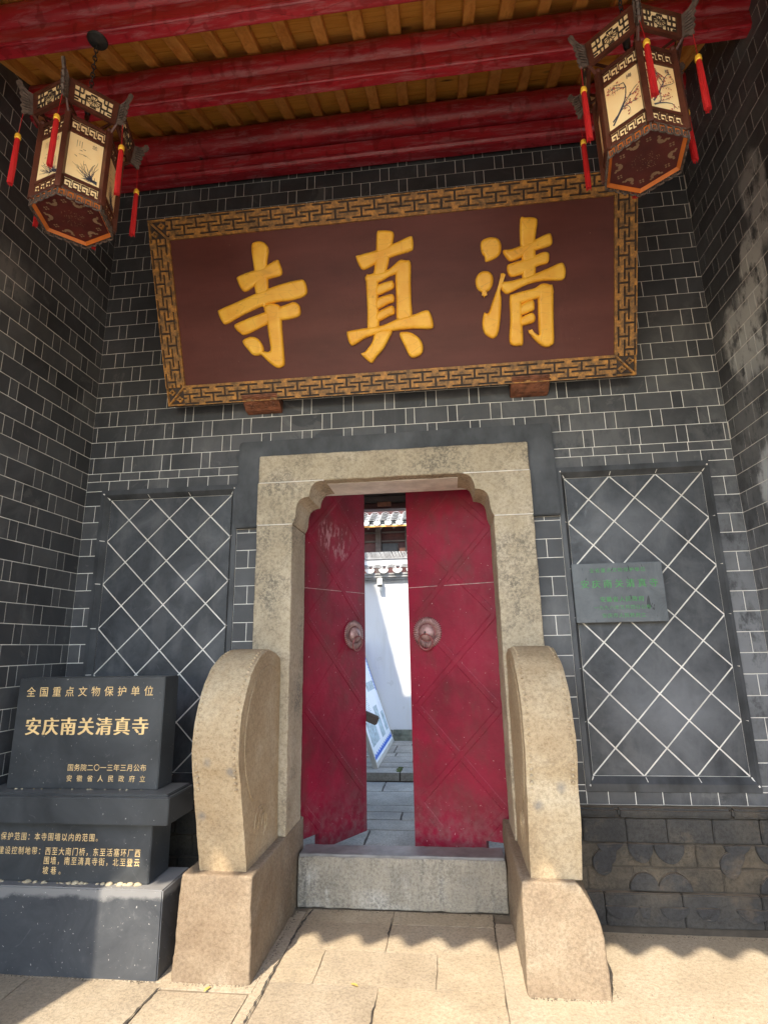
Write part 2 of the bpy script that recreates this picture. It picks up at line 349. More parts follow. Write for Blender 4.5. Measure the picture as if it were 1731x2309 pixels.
def mat_sign():
    t = NT('maroon_lacquer_board'); v = t.mapping(t.pos, (.5, 2, 2)); n = t.noise(3, 6, .6, vec=v)
    c = t.ramp(n, [(.3, (.085,.020,.014,1)), (.7, (.125,.032,.024,1))])
    cr = t.step(t.noise(7, 9, .8, vec=t.mapping(t.pos, (2.2, 1, 1)), dist=1.2), .60, .62); c = t.mix(t.math('MULTIPLY', cr, .25), c, (.05,.012,.01,1))
    sp = t.step(t.noise(45, 3, .6), .74, .76); c = t.mix(t.math('MULTIPLY', sp, .5), c, (.35,.2,.15,1))
    t.color(c).roughness(.5).spec(.35); t.bump(t.noise(14, 6, .7, vec=t.mapping(t.pos, (2, 1, 1))), .3, .004); return t.m
M['signboard'] = mat_sign()
def mat_gilt():
    t = NT('gilded_relief'); n = t.noise(7, 5, .6); c = t.ramp(n, [(.3, (.86,.40,.025,1)), (.65, (.98,.56,.06,1))])
    c = t.mix(t.math('MULTIPLY', t.step(t.noise(32, 5, .7), .6, .7), .5), c, (.50,.22,.02,1))
    ck = t.voro(11, 'DISTANCE_TO_EDGE', vec=t.mapping(t.pos, (.35, 1, 1.3))); c = t.mix(t.math('MULTIPLY', t.ramp(ck, [(0, (1,1,1,1)), (.010, (0,0,0,1))]), .4), c, (.40,.16,.02,1))
    t.color(c).roughness(.42).spec(.5); t.bump(n, .35, .008); return t.m
M['gilt'] = mat_gilt()
M['gilttext'] = mat_plain('gilt_lettering', (.80,.55,.25), .5, .15, 20, 0)
def mat_frame():
    t = NT('worn_gilt_fret'); n = t.noise(26, 6, .7)
    c = t.ramp(n, [(.36, (.12,.065,.025,1)), (.5, (.30,.145,.038,1)), (.64, (.56,.25,.045,1))]); t.color(c).roughness(.55); t.bump(t.noise(50, 5, .6), .4, .004); return t.m
M['fret'] = mat_frame()
M['framedark'] = mat_plain('dark_frame_wood', (.045,.028,.02), .6, .4, 20, .3)
M['carved'] = mat_plain('carved_brown_wood', (.19,.070,.036), .5, .6, 22, .8, 40)
M['granite'] = None
def mat_granite():
    t = NT('black_granite'); n = t.noise(3, 6, .65, dist=.8); sp = t.step(t.noise(70, 2, .5), .73, .755); mk = t.step(t.noise(9, 8, .75, dist=2.5), .6, .68)
    c = t.ramp(n, [(.3, (.032,.034,.036,1)), (.7, (.06,.063,.066,1))])
    c = t.mix(t.math('MULTIPLY', mk, .18), c, (.25,.25,.24,1)); c = t.mix(t.math('MULTIPLY', sp, .55), c, (.5,.48,.44,1))
    dz = t.sep(t.geo.outputs['Normal'])[2]; dust = t.math('MULTIPLY', t.step(dz, .6, .9), .5); c = t.mix(dust, c, (.24,.23,.21,1))
    t.color(c).roughness(t.ramp(n, [(.3, (.28,)*3), (.7, (.42,)*3)])).spec(.5); t.bump(t.noise(40, 4, .6), .12, .002); return t.m
M['granite'] = mat_granite()
def mat_plinth():
    t = NT('scuffed_plinth_slate'); n = t.noise(3, 7, .7, dist=1.4); sp = t.step(t.noise(75, 2, .5), .71, .74); z = t.sep()[2]
    c = t.ramp(n, [(.3, (.034,.037,.043,1)), (.6, (.062,.065,.070,1)), (.8, (.11,.112,.115,1))])
    band = t.step(t.math('ADD', z, t.math('MULTIPLY', t.noise(6, 6, .7, vec=t.mapping(t.pos, (1, 1, 1.6))), .10)), .375, .395); c = t.mix(t.math('MULTIPLY', band, .7), c, (.26,.25,.24,1))
    c = t.mix(t.math('MULTIPLY', sp, .6), c, (.55,.52,.48,1)); mk = t.step(t.noise(5, 9, .8, dist=3), .6, .66); c = t.mix(t.math('MULTIPLY', mk, .22), c, (.3,.3,.3,1))
    t.color(c).roughness(.5).spec(.4); t.bump(n, .3, .004); return t.m
M['plinth'] = mat_plinth()
M['mortarcrumb'] = mat_plain('crumbled_mortar', (.40,.33,.22), .9, .3, 30, .5)
M['plaque'] = None
def mat_plaque():
    t = NT('slate_plaque'); n = t.noise(7, 6, .7, vec=t.mapping(t.pos, (1, 1, 1), (0, R(35), 0)), dist=.8); ck = t.step(t.noise(8, 3, .6, vec=t.mapping(t.pos, (3.2, 1, .9), (0, R(-40), 0)), dist=.5), .66, .68)
    c = t.ramp(n, [(.3, (.065,.072,.078,1)), (.7, (.135,.145,.155,1))]); c = t.mix(t.math('MULTIPLY', ck, .85), c, (.025,.025,.028,1))
    t.color(c).roughness(.45); t.bump(n, .2, .003); return t.m
M['plaque'] = mat_plaque()
M['green'] = mat_plain('green_lettering', (.08,.27,.09), .6, .25, 40, 0)
M['rosewood'] = mat_plain('rosewood', (.075,.022,.013), .4, .4, 14, .25, 60, .5)
M['lanterncarve'] = mat_plain('dusty_carving', (.105,.075,.06), .65, .5, 40, .5, 90)
def mat_paper():
    t = NT('cream_lantern_panel'); n = t.noise(6, 4); t.color(t.ramp(n, [(.3, (.88,.60,.28,1)), (.7, (.94,.74,.42,1))])).roughness(.5)
    t.b.inputs['Subsurface Weight'].default_value = .0; return t.m
M['paper'] = mat_paper()
M['orangetrim'] = mat_plain('orange_trim', (.50,.13,.02), .4, .2, 9, .1)
M['bottomwood'] = mat_plain('lantern_bottom_board', (.085,.016,.012), .4, .3, 9, .1)
M['batgrey'] = mat_plain('printed_bat_pattern', (.24,.15,.09), .5, .2, 20, 0)
M['redsilk'] = mat_plain('red_silk', (.44,.010,.012), .6, .25, 60, .5, 200, mapn=(3,3,.3))
M['goldcap'] = mat_plain('gold_cap', (.85,.50,.05), .35, .1, 20, 0, metal=.2)
M['iron'] = mat_plain('black_iron', (.025,.023,.022), .5, .3, 20, .3)
M['ink'] = mat_plain('ink_stroke', (.06,.06,.09), .7, .4, 30, 0)
M['blossom'] = mat_plain('red_blossom', (.45,.12,.08), .7, .4, 30, 0)
M['white'] = mat_plain('white_plaster', (.60,.60,.60), .85, .05, 1.3, .15, 20)
def mat_plaster():
    t = NT('white_plaster_stained'); st = t.noise(6, 5, .6, vec=t.mapping(t.pos, (1, 1, .12))); pt = t.noise(5, 6, .7)
    c = t.mix(t.math('MULTIPLY', t.step(st, .55, .72), .35), (.58,.585,.60,1), (.42,.40,.35,1)); c = t.mix(t.math('MULTIPLY', t.step(pt, .62, .64), .3), c, (.38,.37,.35,1))
    t.color(c).roughness(.9); t.bump(t.noise(20, 4), .2, .004); return t.m
M['white'] = mat_plaster()
M['whitepaint'] = mat_plain('white_enamel', (.82,.82,.80), .4, .03, 5, 0)
M['rooftile'] = mat_plain('grey_roof_tile', (.30,.30,.30), .8, .35, 9, .4, 40)
M['tileend'] = mat_plain('pale_drip_tile', (.52,.51,.49), .8, .2, 12, .3)
M['darkwood'] = mat_plain('old_dark_timber', (.055,.04,.035), .7, .45, 5, .5, 20, mapn=(.4,2,2))
M['reddark'] = mat_plain('dark_red_timber', (.055,.014,.012), .6, .35, 5, .3)
M['plinthgrey'] = mat_plain('mossy_wall_foot', (.17,.18,.14), .9, .5, 9, .5)
M['blue'] = mat_plain('blue_print', (.03,.12,.55), .5, .1, 9, 0)
M['photo'] = mat_plain('faded_photo_print', (.32,.42,.48), .5, .6, 22, 0)
M['boardwhite'] = mat_plain('display_board', (.70,.76,.84), .4, .04, 6, 0)
M['alu'] = mat_plain('board_frame', (.42,.41,.38), .5, .1, 6, 0)
STROKES = {"si":[[[0.7112,1.0345],[0.751,1.0451],[0.7951,1.0327],[0.8195,0.989],[0.8029,0.9071],[0.8002,0.8354],[0.7956,0.7272],[0.7732,0.6256],[0.7445,0.6279],[0.7035,0.7227],[0.7098,0.8432],[0.7063,0.9156],[0.7028,0.9876]],[[0.5867,0.8054],[0.5963,0.8348],[0.7011,0.862],[0.7809,0.8791],[0.8685,0.9169],[0.8884,0.8937],[0.8962,0.8212],[0.7995,0.7994],[0.705,0.7651],[0.6429,0.7338],[0.611,0.745]],[[0.4312,0.6099],[0.4468,0.6309],[0.5774,0.672],[0.7134,0.7158],[0.8737,0.7569],[1.0046,0.7759],[1.0452,0.7701],[1.0615,0.7171],[1.0479,0.676],[0.9684,0.6523],[0.8377,0.6447],[0.7311,0.6253],[0.5946,0.5784],[0.4832,0.5314],[0.4516,0.5488]],[[0.5377,0.5024],[0.5524,0.5285],[0.6728,0.5661],[0.8074,0.5984],[0.9143,0.6264],[0.9671,0.6367],[1.0035,0.607],[0.9959,0.5467],[0.9189,0.5283],[0.8268,0.5232],[0.7457,0.4987],[0.6085,0.4497],[0.57,0.4651]],[[0.757,0.6208],[0.8112,0.6408],[0.8679,0.6179],[0.8701,0.5383],[0.868,0.4399],[0.8677,0.3158],[0.8652,0.2409],[0.8459,0.2171],[0.806,0.2161],[0.7503,0.2616],[0.7,0.3217],[0.7171,0.333],[0.7741,0.3326],[0.77,0.4474],[0.7659,0.5464]],[[0.5841,0.4054],[0.6335,0.4329],[0.6856,0.4227],[0.7211,0.3764],[0.7263,0.3323],[0.7015,0.3091],[0.6548,0.3087],[0.6244,0.3398]]],"zhen":[[[1.5519,1.0218],[1.5775,1.0367],[1.6446,1.0282],[1.6642,1.0056],[1.6524,0.9489],[1.6375,0.9038],[1.6262,0.8582],[1.6061,0.7896],[1.5841,0.7326],[1.5157,0.7384],[1.5246,0.8202],[1.5414,0.9124]],[[1.4062,0.8835],[1.4221,0.8962],[1.5455,0.9179],[1.6585,0.9484],[1.7646,0.9825],[1.7847,0.9692],[1.7855,0.9137],[1.766,0.8923],[1.6665,0.8721],[1.5532,0.8412],[1.4636,0.8044],[1.4295,0.8191]],[[1.4642,0.7547],[1.489,0.7703],[1.5366,0.7721],[1.5461,0.724],[1.5364,0.6059],[1.5308,0.432],[1.4578,0.4194],[1.46,0.5522]],[[1.4674,0.7662],[1.5868,0.7796],[1.638,0.8045],[1.6895,0.8409],[1.7202,0.8405],[1.76,0.8254],[1.7575,0.7765],[1.6851,0.7617],[1.6222,0.7471],[1.5455,0.7146],[1.4706,0.7186]],[[1.6603,0.7615],[1.6913,0.8291],[1.7324,0.8371],[1.7635,0.8204],[1.7587,0.706],[1.7563,0.588],[1.7479,0.4513],[1.6582,0.4583],[1.6572,0.5961]],[[1.5316,0.6921],[1.6205,0.7177],[1.6449,0.7097],[1.6467,0.6741],[1.6171,0.6588],[1.528,0.6329]],[[1.5265,0.6091],[1.6156,0.6328],[1.6425,0.6234],[1.6416,0.5854],[1.606,0.574],[1.5226,0.5448]],[[1.521,0.5196],[1.6113,0.558],[1.6396,0.5498],[1.6397,0.5078],[1.6012,0.4928],[1.5202,0.4654]],[[1.3128,0.4061],[1.333,0.4204],[1.4649,0.431],[1.5667,0.4413],[1.6692,0.4755],[1.7699,0.4915],[1.8454,0.5118],[1.8755,0.4951],[1.8934,0.428],[1.8794,0.3931],[1.7653,0.4018],[1.6399,0.3994],[1.5383,0.3889],[1.4353,0.3663],[1.3494,0.3237],[1.3218,0.3503]],[[1.5139,0.4029],[1.6148,0.4013],[1.5928,0.3483],[1.5511,0.2843],[1.5038,0.2387],[1.4695,0.2005],[1.4327,0.2253],[1.4006,0.2646],[1.4296,0.2773],[1.4778,0.3326]],[[1.6661,0.3732],[1.7019,0.385],[1.7513,0.3727],[1.7993,0.3328],[1.8193,0.2829],[1.8069,0.2351],[1.7557,0.2144],[1.725,0.2289],[1.6969,0.2919]]],"qing":[[[2.2184,0.8918],[2.2336,0.9189],[2.2755,0.9298],[2.3227,0.9221],[2.3489,0.8856],[2.3437,0.8291],[2.3071,0.7979],[2.2494,0.7835],[2.2421,0.8152],[2.225,0.8397]],[[2.1799,0.6819],[2.2089,0.7201],[2.2571,0.7252],[2.2885,0.6959],[2.2907,0.6493],[2.2715,0.6102],[2.2407,0.5894],[2.2314,0.5632],[2.2227,0.5909],[2.1875,0.623]],[[2.3544,0.7041],[2.3573,0.6784],[2.3371,0.5989],[2.3414,0.5402],[2.3321,0.4234],[2.3176,0.3416],[2.2984,0.3073],[2.2679,0.3036],[2.2264,0.3366],[2.2136,0.3912],[2.2202,0.444],[2.2307,0.4692],[2.2548,0.4649],[2.2875,0.5446],[2.3262,0.6347]],[[2.4724,1.0209],[2.5018,1.0293],[2.5598,1.0216],[2.5792,0.9996],[2.5697,0.9332],[2.5626,0.8662],[2.5643,0.7752],[2.5551,0.6673],[2.4816,0.6563],[2.4781,0.76],[2.469,0.8747]],[[2.3595,0.8425],[2.4152,0.8455],[2.5336,0.8801],[2.6393,0.9178],[2.6646,0.9042],[2.6674,0.8567],[2.638,0.839],[2.5676,0.8249],[2.4966,0.7983],[2.4133,0.7714],[2.3807,0.7937]],[[2.383,0.7454],[2.413,0.7599],[2.5316,0.7838],[2.6024,0.8082],[2.6432,0.8023],[2.6485,0.7678],[2.6363,0.7404],[2.5775,0.7284],[2.5299,0.7039],[2.4227,0.6751],[2.3876,0.6966]],[[2.3385,0.6453],[2.4102,0.6508],[2.5293,0.6752],[2.6475,0.7109],[2.7063,0.732],[2.7353,0.7283],[2.7499,0.6792],[2.7376,0.6345],[2.6931,0.6302],[2.5993,0.6347],[2.5045,0.6197],[2.4084,0.5813],[2.3724,0.575],[2.3433,0.6042]],[[2.3932,0.5476],[2.414,0.5669],[2.4551,0.5425],[2.4686,0.5064],[2.47,0.4126],[2.4725,0.2585],[2.448,0.2424],[2.4058,0.2456],[2.385,0.2829],[2.3946,0.4185]],[[2.3983,0.5589],[2.4799,0.5812],[2.5513,0.5926],[2.599,0.6175],[2.6459,0.6078],[2.669,0.5828],[2.6624,0.5371],[2.5737,0.5305],[2.4662,0.5043],[2.4064,0.5056]],[[2.5744,0.5675],[2.6046,0.602],[2.6458,0.6055],[2.669,0.5828],[2.6685,0.397],[2.6699,0.2556],[2.6516,0.2274],[2.6157,0.2205],[2.5743,0.245],[2.5332,0.2896],[2.5078,0.3365],[2.5457,0.3147],[2.5753,0.3006],[2.5728,0.3575]],[[2.4599,0.4931],[2.526,0.5193],[2.5472,0.5082],[2.5487,0.4649],[2.5246,0.4493],[2.4586,0.4346]],[[2.458,0.4111],[2.5244,0.4411],[2.5503,0.4238],[2.5496,0.3887],[2.523,0.3754],[2.4606,0.3685]]]}
XL, XR, YF = -2.373, 2.013, -3.0
def course(k): return 1.5624 + .12*k
def ceil_z(y): return 5.595 + .48*y
# ------------------------------------------------------------------ ground
street = MB().poly([(-300,-300,-.03),(300,-300,-.03),(300,300,-.03),(-300,300,-.03)], [(0,1,2,3)]).build('street_ground', M['street'])
tag(street, 'pale sunlit street surface running on beyond the gatehouse', kind='structure')
cem = MB()
cem.box(.352, XR+.02, -1.6, .02, -.028, 0.0); cem.box(-2.6, -1.24, -.66, .02, -.028, -.002)
cem.box(-1.24, -.79, -.70, .02, -.028, -.0015)
cg = rough(cem.build('forecourt_ground', M['cement']), .003, .25, .12, 3)
tag(cg, 'smooth cement forecourt in front of the brick wall', kind='structure')
pv = MB().box(-3.4, 3.2, -6.5, .30, -.027, -.008).build('pavement_bed', M['bed']); tag(pv, 'dark bed under the paving stones before the door', kind='structure')
def slab(x0, x1, y0, y1, z=0.0, g=.0022, mat='pave', parent=None, th=.025, skew=0):
    j = lambda: random.uniform(-.0025, .0025)
    mb = MB(); n = max(2, int((x1-x0)/.07)); q = max(2, int((y1-y0)/.07)); dz = random.uniform(-.0012, .0012)
    top = []
    def P(i, k):
        x = x0+g+(x1-x0-2*g)*i/n; y = y0+g+(y1-y0-2*g)*k/q
        if i in (0, n): x += random.uniform(-.003, .003)
        if k in (0, q): y += random.uniform(-.002, .002)
        return (x + skew*(y-y0), y, z+dz - (.0025 if i in (0, n) or k in (0, q) else 0))
    vs = [P(i, k) for k in range(q+1) for i in range(n+1)]; fs = []
    for k in range(q):
        for i in range(n):
            a = k*(n+1)+i; fs.append((a, a+1, a+n+2, a+n+1))
    ring = [i for i in range(n+1)] + [(k)*(n+1)+n for k in range(1, q+1)] + [q*(n+1)+i for i in range(n-1, -1, -1)] + [k*(n+1) for k in range(q-1, 0, -1)]
    base = len(vs); vs += [(vs[r][0], vs[r][1], z-th) for r in ring]
    for a in range(len(ring)):
        b = (a+1) % len(ring); fs.append((ring[a], base+a, base+b, ring[b]))
    mb.poly(vs, fs)
    return mb.build('paving_stone', M[mat], parent, smooth=R(25))
rows = [(-.02, .135, [-.735, -.217, .352]), (-.31, -.02, [-.735, -.223, .350]), (-.61, -.31, [-.735, -.53, .045, .350]), (-.955, -.61, [-.735, -.22, .348]), (-1.33, -.955, [-.737, -.45, .10, .348]), (-1.7, -1.33, [-.737, -.1, .348])]
for y0, y1, xs in rows:
    for a, b in zip(xs[:-1], xs[1:]): slab(a, b, y0, y1, 0, parent=pv)
slab(-.80, -.738, -1.7, .10, -.001, .002, 'cement', pv)
for a, b, y0, y1 in ((-1.235, -.80, -1.35, -.72), (-1.9, -1.24, -1.35, -.662), (-2.8, -1.9, -1.35, -.66)): slab(a, b, y0, y1, 0, parent=pv)
for i in range(7):
    for k in range(3): slab(-3.3+i*.9+(k % 2)*.3, -2.4+i*.9+(k % 2)*.3, -1.95-(k+1)*.6+.25, -1.95-k*.6+.25, 0, .005, parent=pv)
# ------------------------------------------------------------------ brick walls
BR = {}
def brick_mesh(w, h):
    key = (round(w, 3), round(h, 3))
    if key not in BR:
        b = MB().box(-w/2, w/2, -.0020, .03, -h/2, h/2).build('brick', M['brick'], bevel=.0009, seg=1); BR[key] = b.data; bpy.data.objects.remove(b)
    return BR[key]
def in_view(p, m=70):
    q = project(p); return q is not None and -m < q[0] < 1731+m and -m < q[1] < 2309+m
class Wall:
    def __init__(s, root, frame): s.root = root; s.frame = frame; s.items = []
    def brick(s, u0, u1, z0, z1, gap=.0048, name='brick'):
        w, h = u1-u0-gap, z1-z0-gap
        if w > .012: s.items.append(((u0+u1)/2, (z0+z1)/2, w, h, name))
    def flush(s, hidden=lambda p: False, limit=300):
        seen = []; rest = []
        for it in s.items:
            p = s.frame(it[0], it[1]); q = project(p)
            if in_view(p) and not hidden(p): seen.append((q[2], it))
            else: rest.append(it)
        seen.sort(key=lambda a: a[0]); rest += [i for _, i in seen[limit:]]; ang = s.ang
        for _, (u, z, w, h, nm) in seen[:limit]:
            o = bpy.data.objects.new(nm, brick_mesh(w, h)); COL.objects.link(o); o.parent = s.root
            o.location = s.frame(u, z); o.rotation_euler = (R(random.uniform(-.3, .3)), random.uniform(-.006, .006), ang + R(random.uniform(-.2, .2)))
        mb = MB(); Mz = Matrix.Rotation(ang, 4, 'Z')
        for u, z, w, h, nm in rest:
            st = len(mb.v); mb.box(-w/2, w/2, -.0020, .03, -h/2, h/2); mb.xform(Matrix.Translation(s.frame(u, z)) @ Mz, st)
        if rest: tag(mb.build('brickwork', M['brick'], s.root), kind='stuff')
        print('bricks', s.root.name, len(seen), len(rest))
def lay(wall, k, u0, u1, hc, z0=None, z1=None):
    """one course of long faces and headers; hc: centre of one header"""
    z0 = course(k) if z0 is None else z0; z1 = course(k+1) if z1 is None else z1
    e = [u0]; n = math.floor((u0-hc)/.2925)-1; c = hc + n*.2925
    while c < u1 + .3:
        for d in (-.0335, .0335):
            j = random.uniform(-.004, .004)
            if u0+.012 < c+d+j < u1-.012: e.append(c+d+j)
        c += .2925
    e.append(u1)
    for a, b in zip(e[:-1], e[1:]): wall.brick(a, b, z0, z1)
def even(wall, u0, u1, z0, z1, w, off=0, name='brick'):
    e = [u0]; c = u0 + off
    while c < u1-.02:
        if c > u0+.02: e.append(c)
        c += w
    e.append(u1)
    for a, b in zip(e[:-1], e[1:]): wall.brick(a, b, z0, z1, name=name)

bw = thing('gateway_wall', 'black brick back wall with white pointing around the stone doorway', 'wall')
W = Wall(bw, lambda u, z: (u, 0, z)); W.ang = 0
for k in range(10, 33):
    if course(k) > 5.35: break
    lay(W, k, XL, XR, .12 if k % 2 else .263)
for u0, u1 in ((-1.236, -1.062), (.728, .912)): W.brick(u0, u1, .62, .69, name='moulded_brick')
for u0, u1 in ((XL, -1.236), (.912, XR)):
    even(W, u0, u1, 2.702, 2.7624, .148, .10)
    even(W, u0, u1, 2.630, 2.702, .148, .17, name='moulded_brick')
    even(W, u0, u1, .620, .690, .148, .12, name='moulded_brick')
for u0, u1 in ((XL, -2.247), (1.855, XR)):
    for k in range(-8, 9):
        z0 = max(course(k), .69); z1 = min(course(k+1), 2.63)
        if z1 > z0+.02:
            c = (u0+u1)/2 + (.02 if u0 < 0 else 0)
            if k % 2: W.brick(u0, c, z0, z1); W.brick(c, u1, z0, z1)
            else: W.brick(u0, u1, z0, z1)
for u0, u1 in ((-1.236, -1.062), (.728, .912)):
    for k in range(-8, 7):
        z0 = max(course(k), .69); z1 = min(course(k+1), 2.31)
        if z1 > z0+.02:
            c = (u0+u1)/2 + random.uniform(-.01, .01)
            if k % 2 == 0: W.brick(u0, c, z0, z1); W.brick(c, u1, z0, z1)
            else: W.brick(u0, u1, z0, z1)
sg = [(380, 918), (1434, 844), (1434, 395), (330, 493)]
def inside_sign(p):
    q = project(p)
    if not q: return True
    for (ax, ay), (bx, by) in zip(sg, sg[1:]+sg[:1]):
        if (bx-ax)*(q[1]-ay) - (by-ay)*(q[0]-ax) > 28*math.hypot(bx-ax, by-ay)*-1 and (bx-ax)*(q[1]-ay) - (by-ay)*(q[0]-ax) > -28*math.hypot(bx-ax, by-ay): return False
    return True
def hid(p):
    q = project(p)
    if q and inside_sign(p): return True
    return -1.23 < p[0] < .9 and p[2] < 2.93 and p[2] > 2.32
W.flush(hid)
core = MB()
core.box(XL-.3, XR+.3, .0005, .30, 2.60, 5.75)
for a, b in ((XL-.3, -2.217), (-1.262, -.86), (.525, .938), (1.838, XR+.3)): core.box(a, b, .0005, .30, .0, 2.60)
for a, b in ((-2.217, -1.262), (.938, 1.838)):
    core.box(a, b, .0005, .30, 0, .729); core.box(a, b, .0255, .30, .729, 2.599)
core.build('pointing', M['pointing'], bw)
# lozenge tile panels
def clip(poly, x0, x1, z0, z1):
    for ax, lim, sgn in ((0, x0, 1), (0, x1, -1), (1, z0, 1), (1, z1, -1)):
        out = []
        for i in range(len(poly)):
            a, b = poly[i], poly[(i+1) % len(poly)]; da, db = sgn*(a[ax]-lim), sgn*(b[ax]-lim)
            if da >= 0: out.append(a)
            if da*db < 0:
                t = da/(da-db); out.append((a[0]+(b[0]-a[0])*t, a[1]+(b[1]-a[1])*t))
        poly = out
        if not poly: return []
    return poly
def panel(x0, x1, z0, z1, ox0, ox1, oz0, oz1, label):
    root = thing('lozenge_panel', label, 'wall panel', ((x0+x1)/2, .02, z0)); root['category'] = 'wall panel'
    ix = (x0+x1)/2; sx = (x1-x0)/6; sz = (z1-z0)/12; hd = .0062
    for i in range(0, 7):
        for j in range(0, 13):
            if (i+j) % 2 == 0: continue
            cx, cz = x0+i*sx, z0+j*sz
            p = clip([(cx-sx+hd, cz), (cx, cz-sz+hd), (cx+sx-hd, cz), (cx, cz+sz-hd)], x0+.0032, x1-.0032, z0+.0032, z1-.0032)
            if len(p) < 3: continue
            y = .0215 + random.uniform(-.0006, .0006)
            o = MB().prism([(a-ix, b-z0) for a, b in p], 'y', y-.02, .012).build('tile', M['tile_black'], root)
    fr = MB()
    o = [(ox0, oz0), (ox1, oz0), (ox1, oz1), (ox0, oz1)]; inn = [(x0, z0), (x1, z0), (x1, z1), (x0, z1)]
    mid = [(a[0]*.45+b[0]*.55, a[1]*.45+b[1]*.55) for a, b in zip(o, inn)]
    for i in range(4):
        k = (i+1) % 4; q = lambda p, y: (p[0]-ix, y-.02, p[1]-z0)
        fr.poly([q(o[i], .004), q(o[k], .004), q(o[k], -.012), q(o[i], -.012), q(mid[k], -.016), q(mid[i], -.016), q(inn[k], .018), q(inn[i], .018), q(inn[k], .03), q(inn[i], .03)],
                [(0,1,2,3), (3,2,4,5), (5,4,6,7), (7,6,8,9)])
    fr.build('panel_moulding', M['render_black'], root, bevel=0)
    # painted pointing ticks across the moulding
    tk = MB()
    def tick(a, b, w=.0026):
        a, b = Vector(a), Vector(b); d = (b-a); a.y -= .003; b.y -= .003; n_ = Vector((-d.z, 0, d.x)).normalized()*w
        tk.poly([a-n_, a+n_, b+n_, b-n_], [(0,1,2,3)])
    for t_ in (1/3, 2/3):
        X = x0+(x1-x0)*t_-ix; tick((X, -.004, z1-z0+.004), (X, -.0375, oz1*.3+z1*.7-z0)); tick((X+.004, -.004, -.004), (X+.004, -.0375, (oz0*.3+z0*.7)-z0))
    for j in (1, 2, 3, 4, 5):
        Z = (z1-z0)*j/6
        tick((x1-ix+.004, -.004, Z), (ox1*.5+x1*.5-ix, -.0385, Z+.003)); tick((x0-ix-.004, -.004, Z), (ox0*.5+x0*.5-ix, -.0385, Z))
    for (a, b) in zip(o, inn): tick((b[0]-ix, -.004, b[1]-z0), (a[0]*.6+b[0]*.4-ix, -.0385, a[1]*.6+b[1]*.4-z0), .0045)
    tk.build('pointing', M['pointing'], root)
    return root
panel(-2.19, -1.29, .765, 2.565, -2.247, -1.236, .690, 2.630, 'black lozenge tile panel behind the granite tablet, left of the doorway')
panel(.962, 1.82, .765, 2.565, .912, 1.855, .690, 2.630, 'black lozenge tile panel right of the doorway carrying the slate plaque')
# dark rendered frame round the stone surround
fr = MB()
ol = [(-1.236, 2.31), (-1.229, 2.905), (-1.215, 2.925), (.885, 2.935), (.905, 2.915), (.912, 2.31), (.728, 2.31), (.728, 2.80), (-1.062, 2.80), (-1.062, 2.31)]
fr.prism(ol, 'y', -.045, .004); fo = fr.build('rendered_frame', M['render_black'], bw, bevel=.006)
# stone base under the panels
bs = {}
jb = MB()
for u0, u1, tagn in ((XL, -1.20, 'L'), (.72, XR, 'R')):
    jb.box(u0, u1, -.012, .003, 0, .62)
    lx = u0
    for (z0, z1, y, w, off, prof) in ((.565, .618, -.055, .62, .33, 1), (.437, .560, -.032, .235, .14, 0), (.318, .433, -.024, .235, .02, 0), (.20, .314, -.022, .235, .16, 0), (.035, .196, -.045, .40, .22, 0)):
        e = [u0]; c = u0+off
        while c < u1-.04:
            if c > u0+.03: e.append(c + random.uniform(-.012, .012))
            c += w
        e.append(u1)
        for a, b in zip(e[:-1], e[1:]):
            yy = y + random.uniform(-.003, .003)
            o = MB().box(a+.0025, b-.0025, yy, 0, z0+.002, z1-.002).build('base_stone', M['base_brown' if .19 < z0 < .33 else 'base_stone'], bw, bevel=.005 if not prof else .012, seg=2)
            rough(o, .0028, .05, .04, 2)
    jb.box(u0, u1, -.03, 0, 0, .036)
jb.build('base_joint', M['joint'], bw)
def relief(pts, y, th=.013, mat='base_relief'):
    o = MB().prism(pts, 'y', y-th, y+.01).build('cloud_carving', M[mat], bw, bevel=.003); rough(o, .0035, .035, .03, 2)
ell = lambda cx, cz, rx, rz, a0=0, a1=360, st=15: [(cx+rx*math.cos(R(t)), cz+rz*math.sin(R(t))) for t in range(a0, a1 + (0 if a1-a0 >= 360 else 1), st)]
for dx in (0, .665):
    relief(ell(.955+dx, .335, .052, .062), -.028)
    relief([(.93+dx, .432), (1.075+dx, .434), (1.06+dx, .412), (1.035+dx, .395), (1.022+dx, .345), (1.005+dx, .330), (.988+dx, .345), (.975+dx, .385), (.945+dx, .400)], -.029)
    relief(ell(1.165+dx, .434, .068, .095, 180, 360), -.029); relief(ell(1.315+dx, .434, .080, .098, 180, 360), -.028)
    relief(ell(1.165+dx, .205, .078, .088, 0, 180), -.026); relief(ell(1.325+dx, .205, .088, .088, 0, 180), -.027)
for x0, rx in ((1.03, .085), (1.15, .03), (1.30, .075), (1.47, .06), (1.70, .09), (1.90, .06)): relief(ell(x0, .135, rx, .062, 180, 360), -.048, .007)

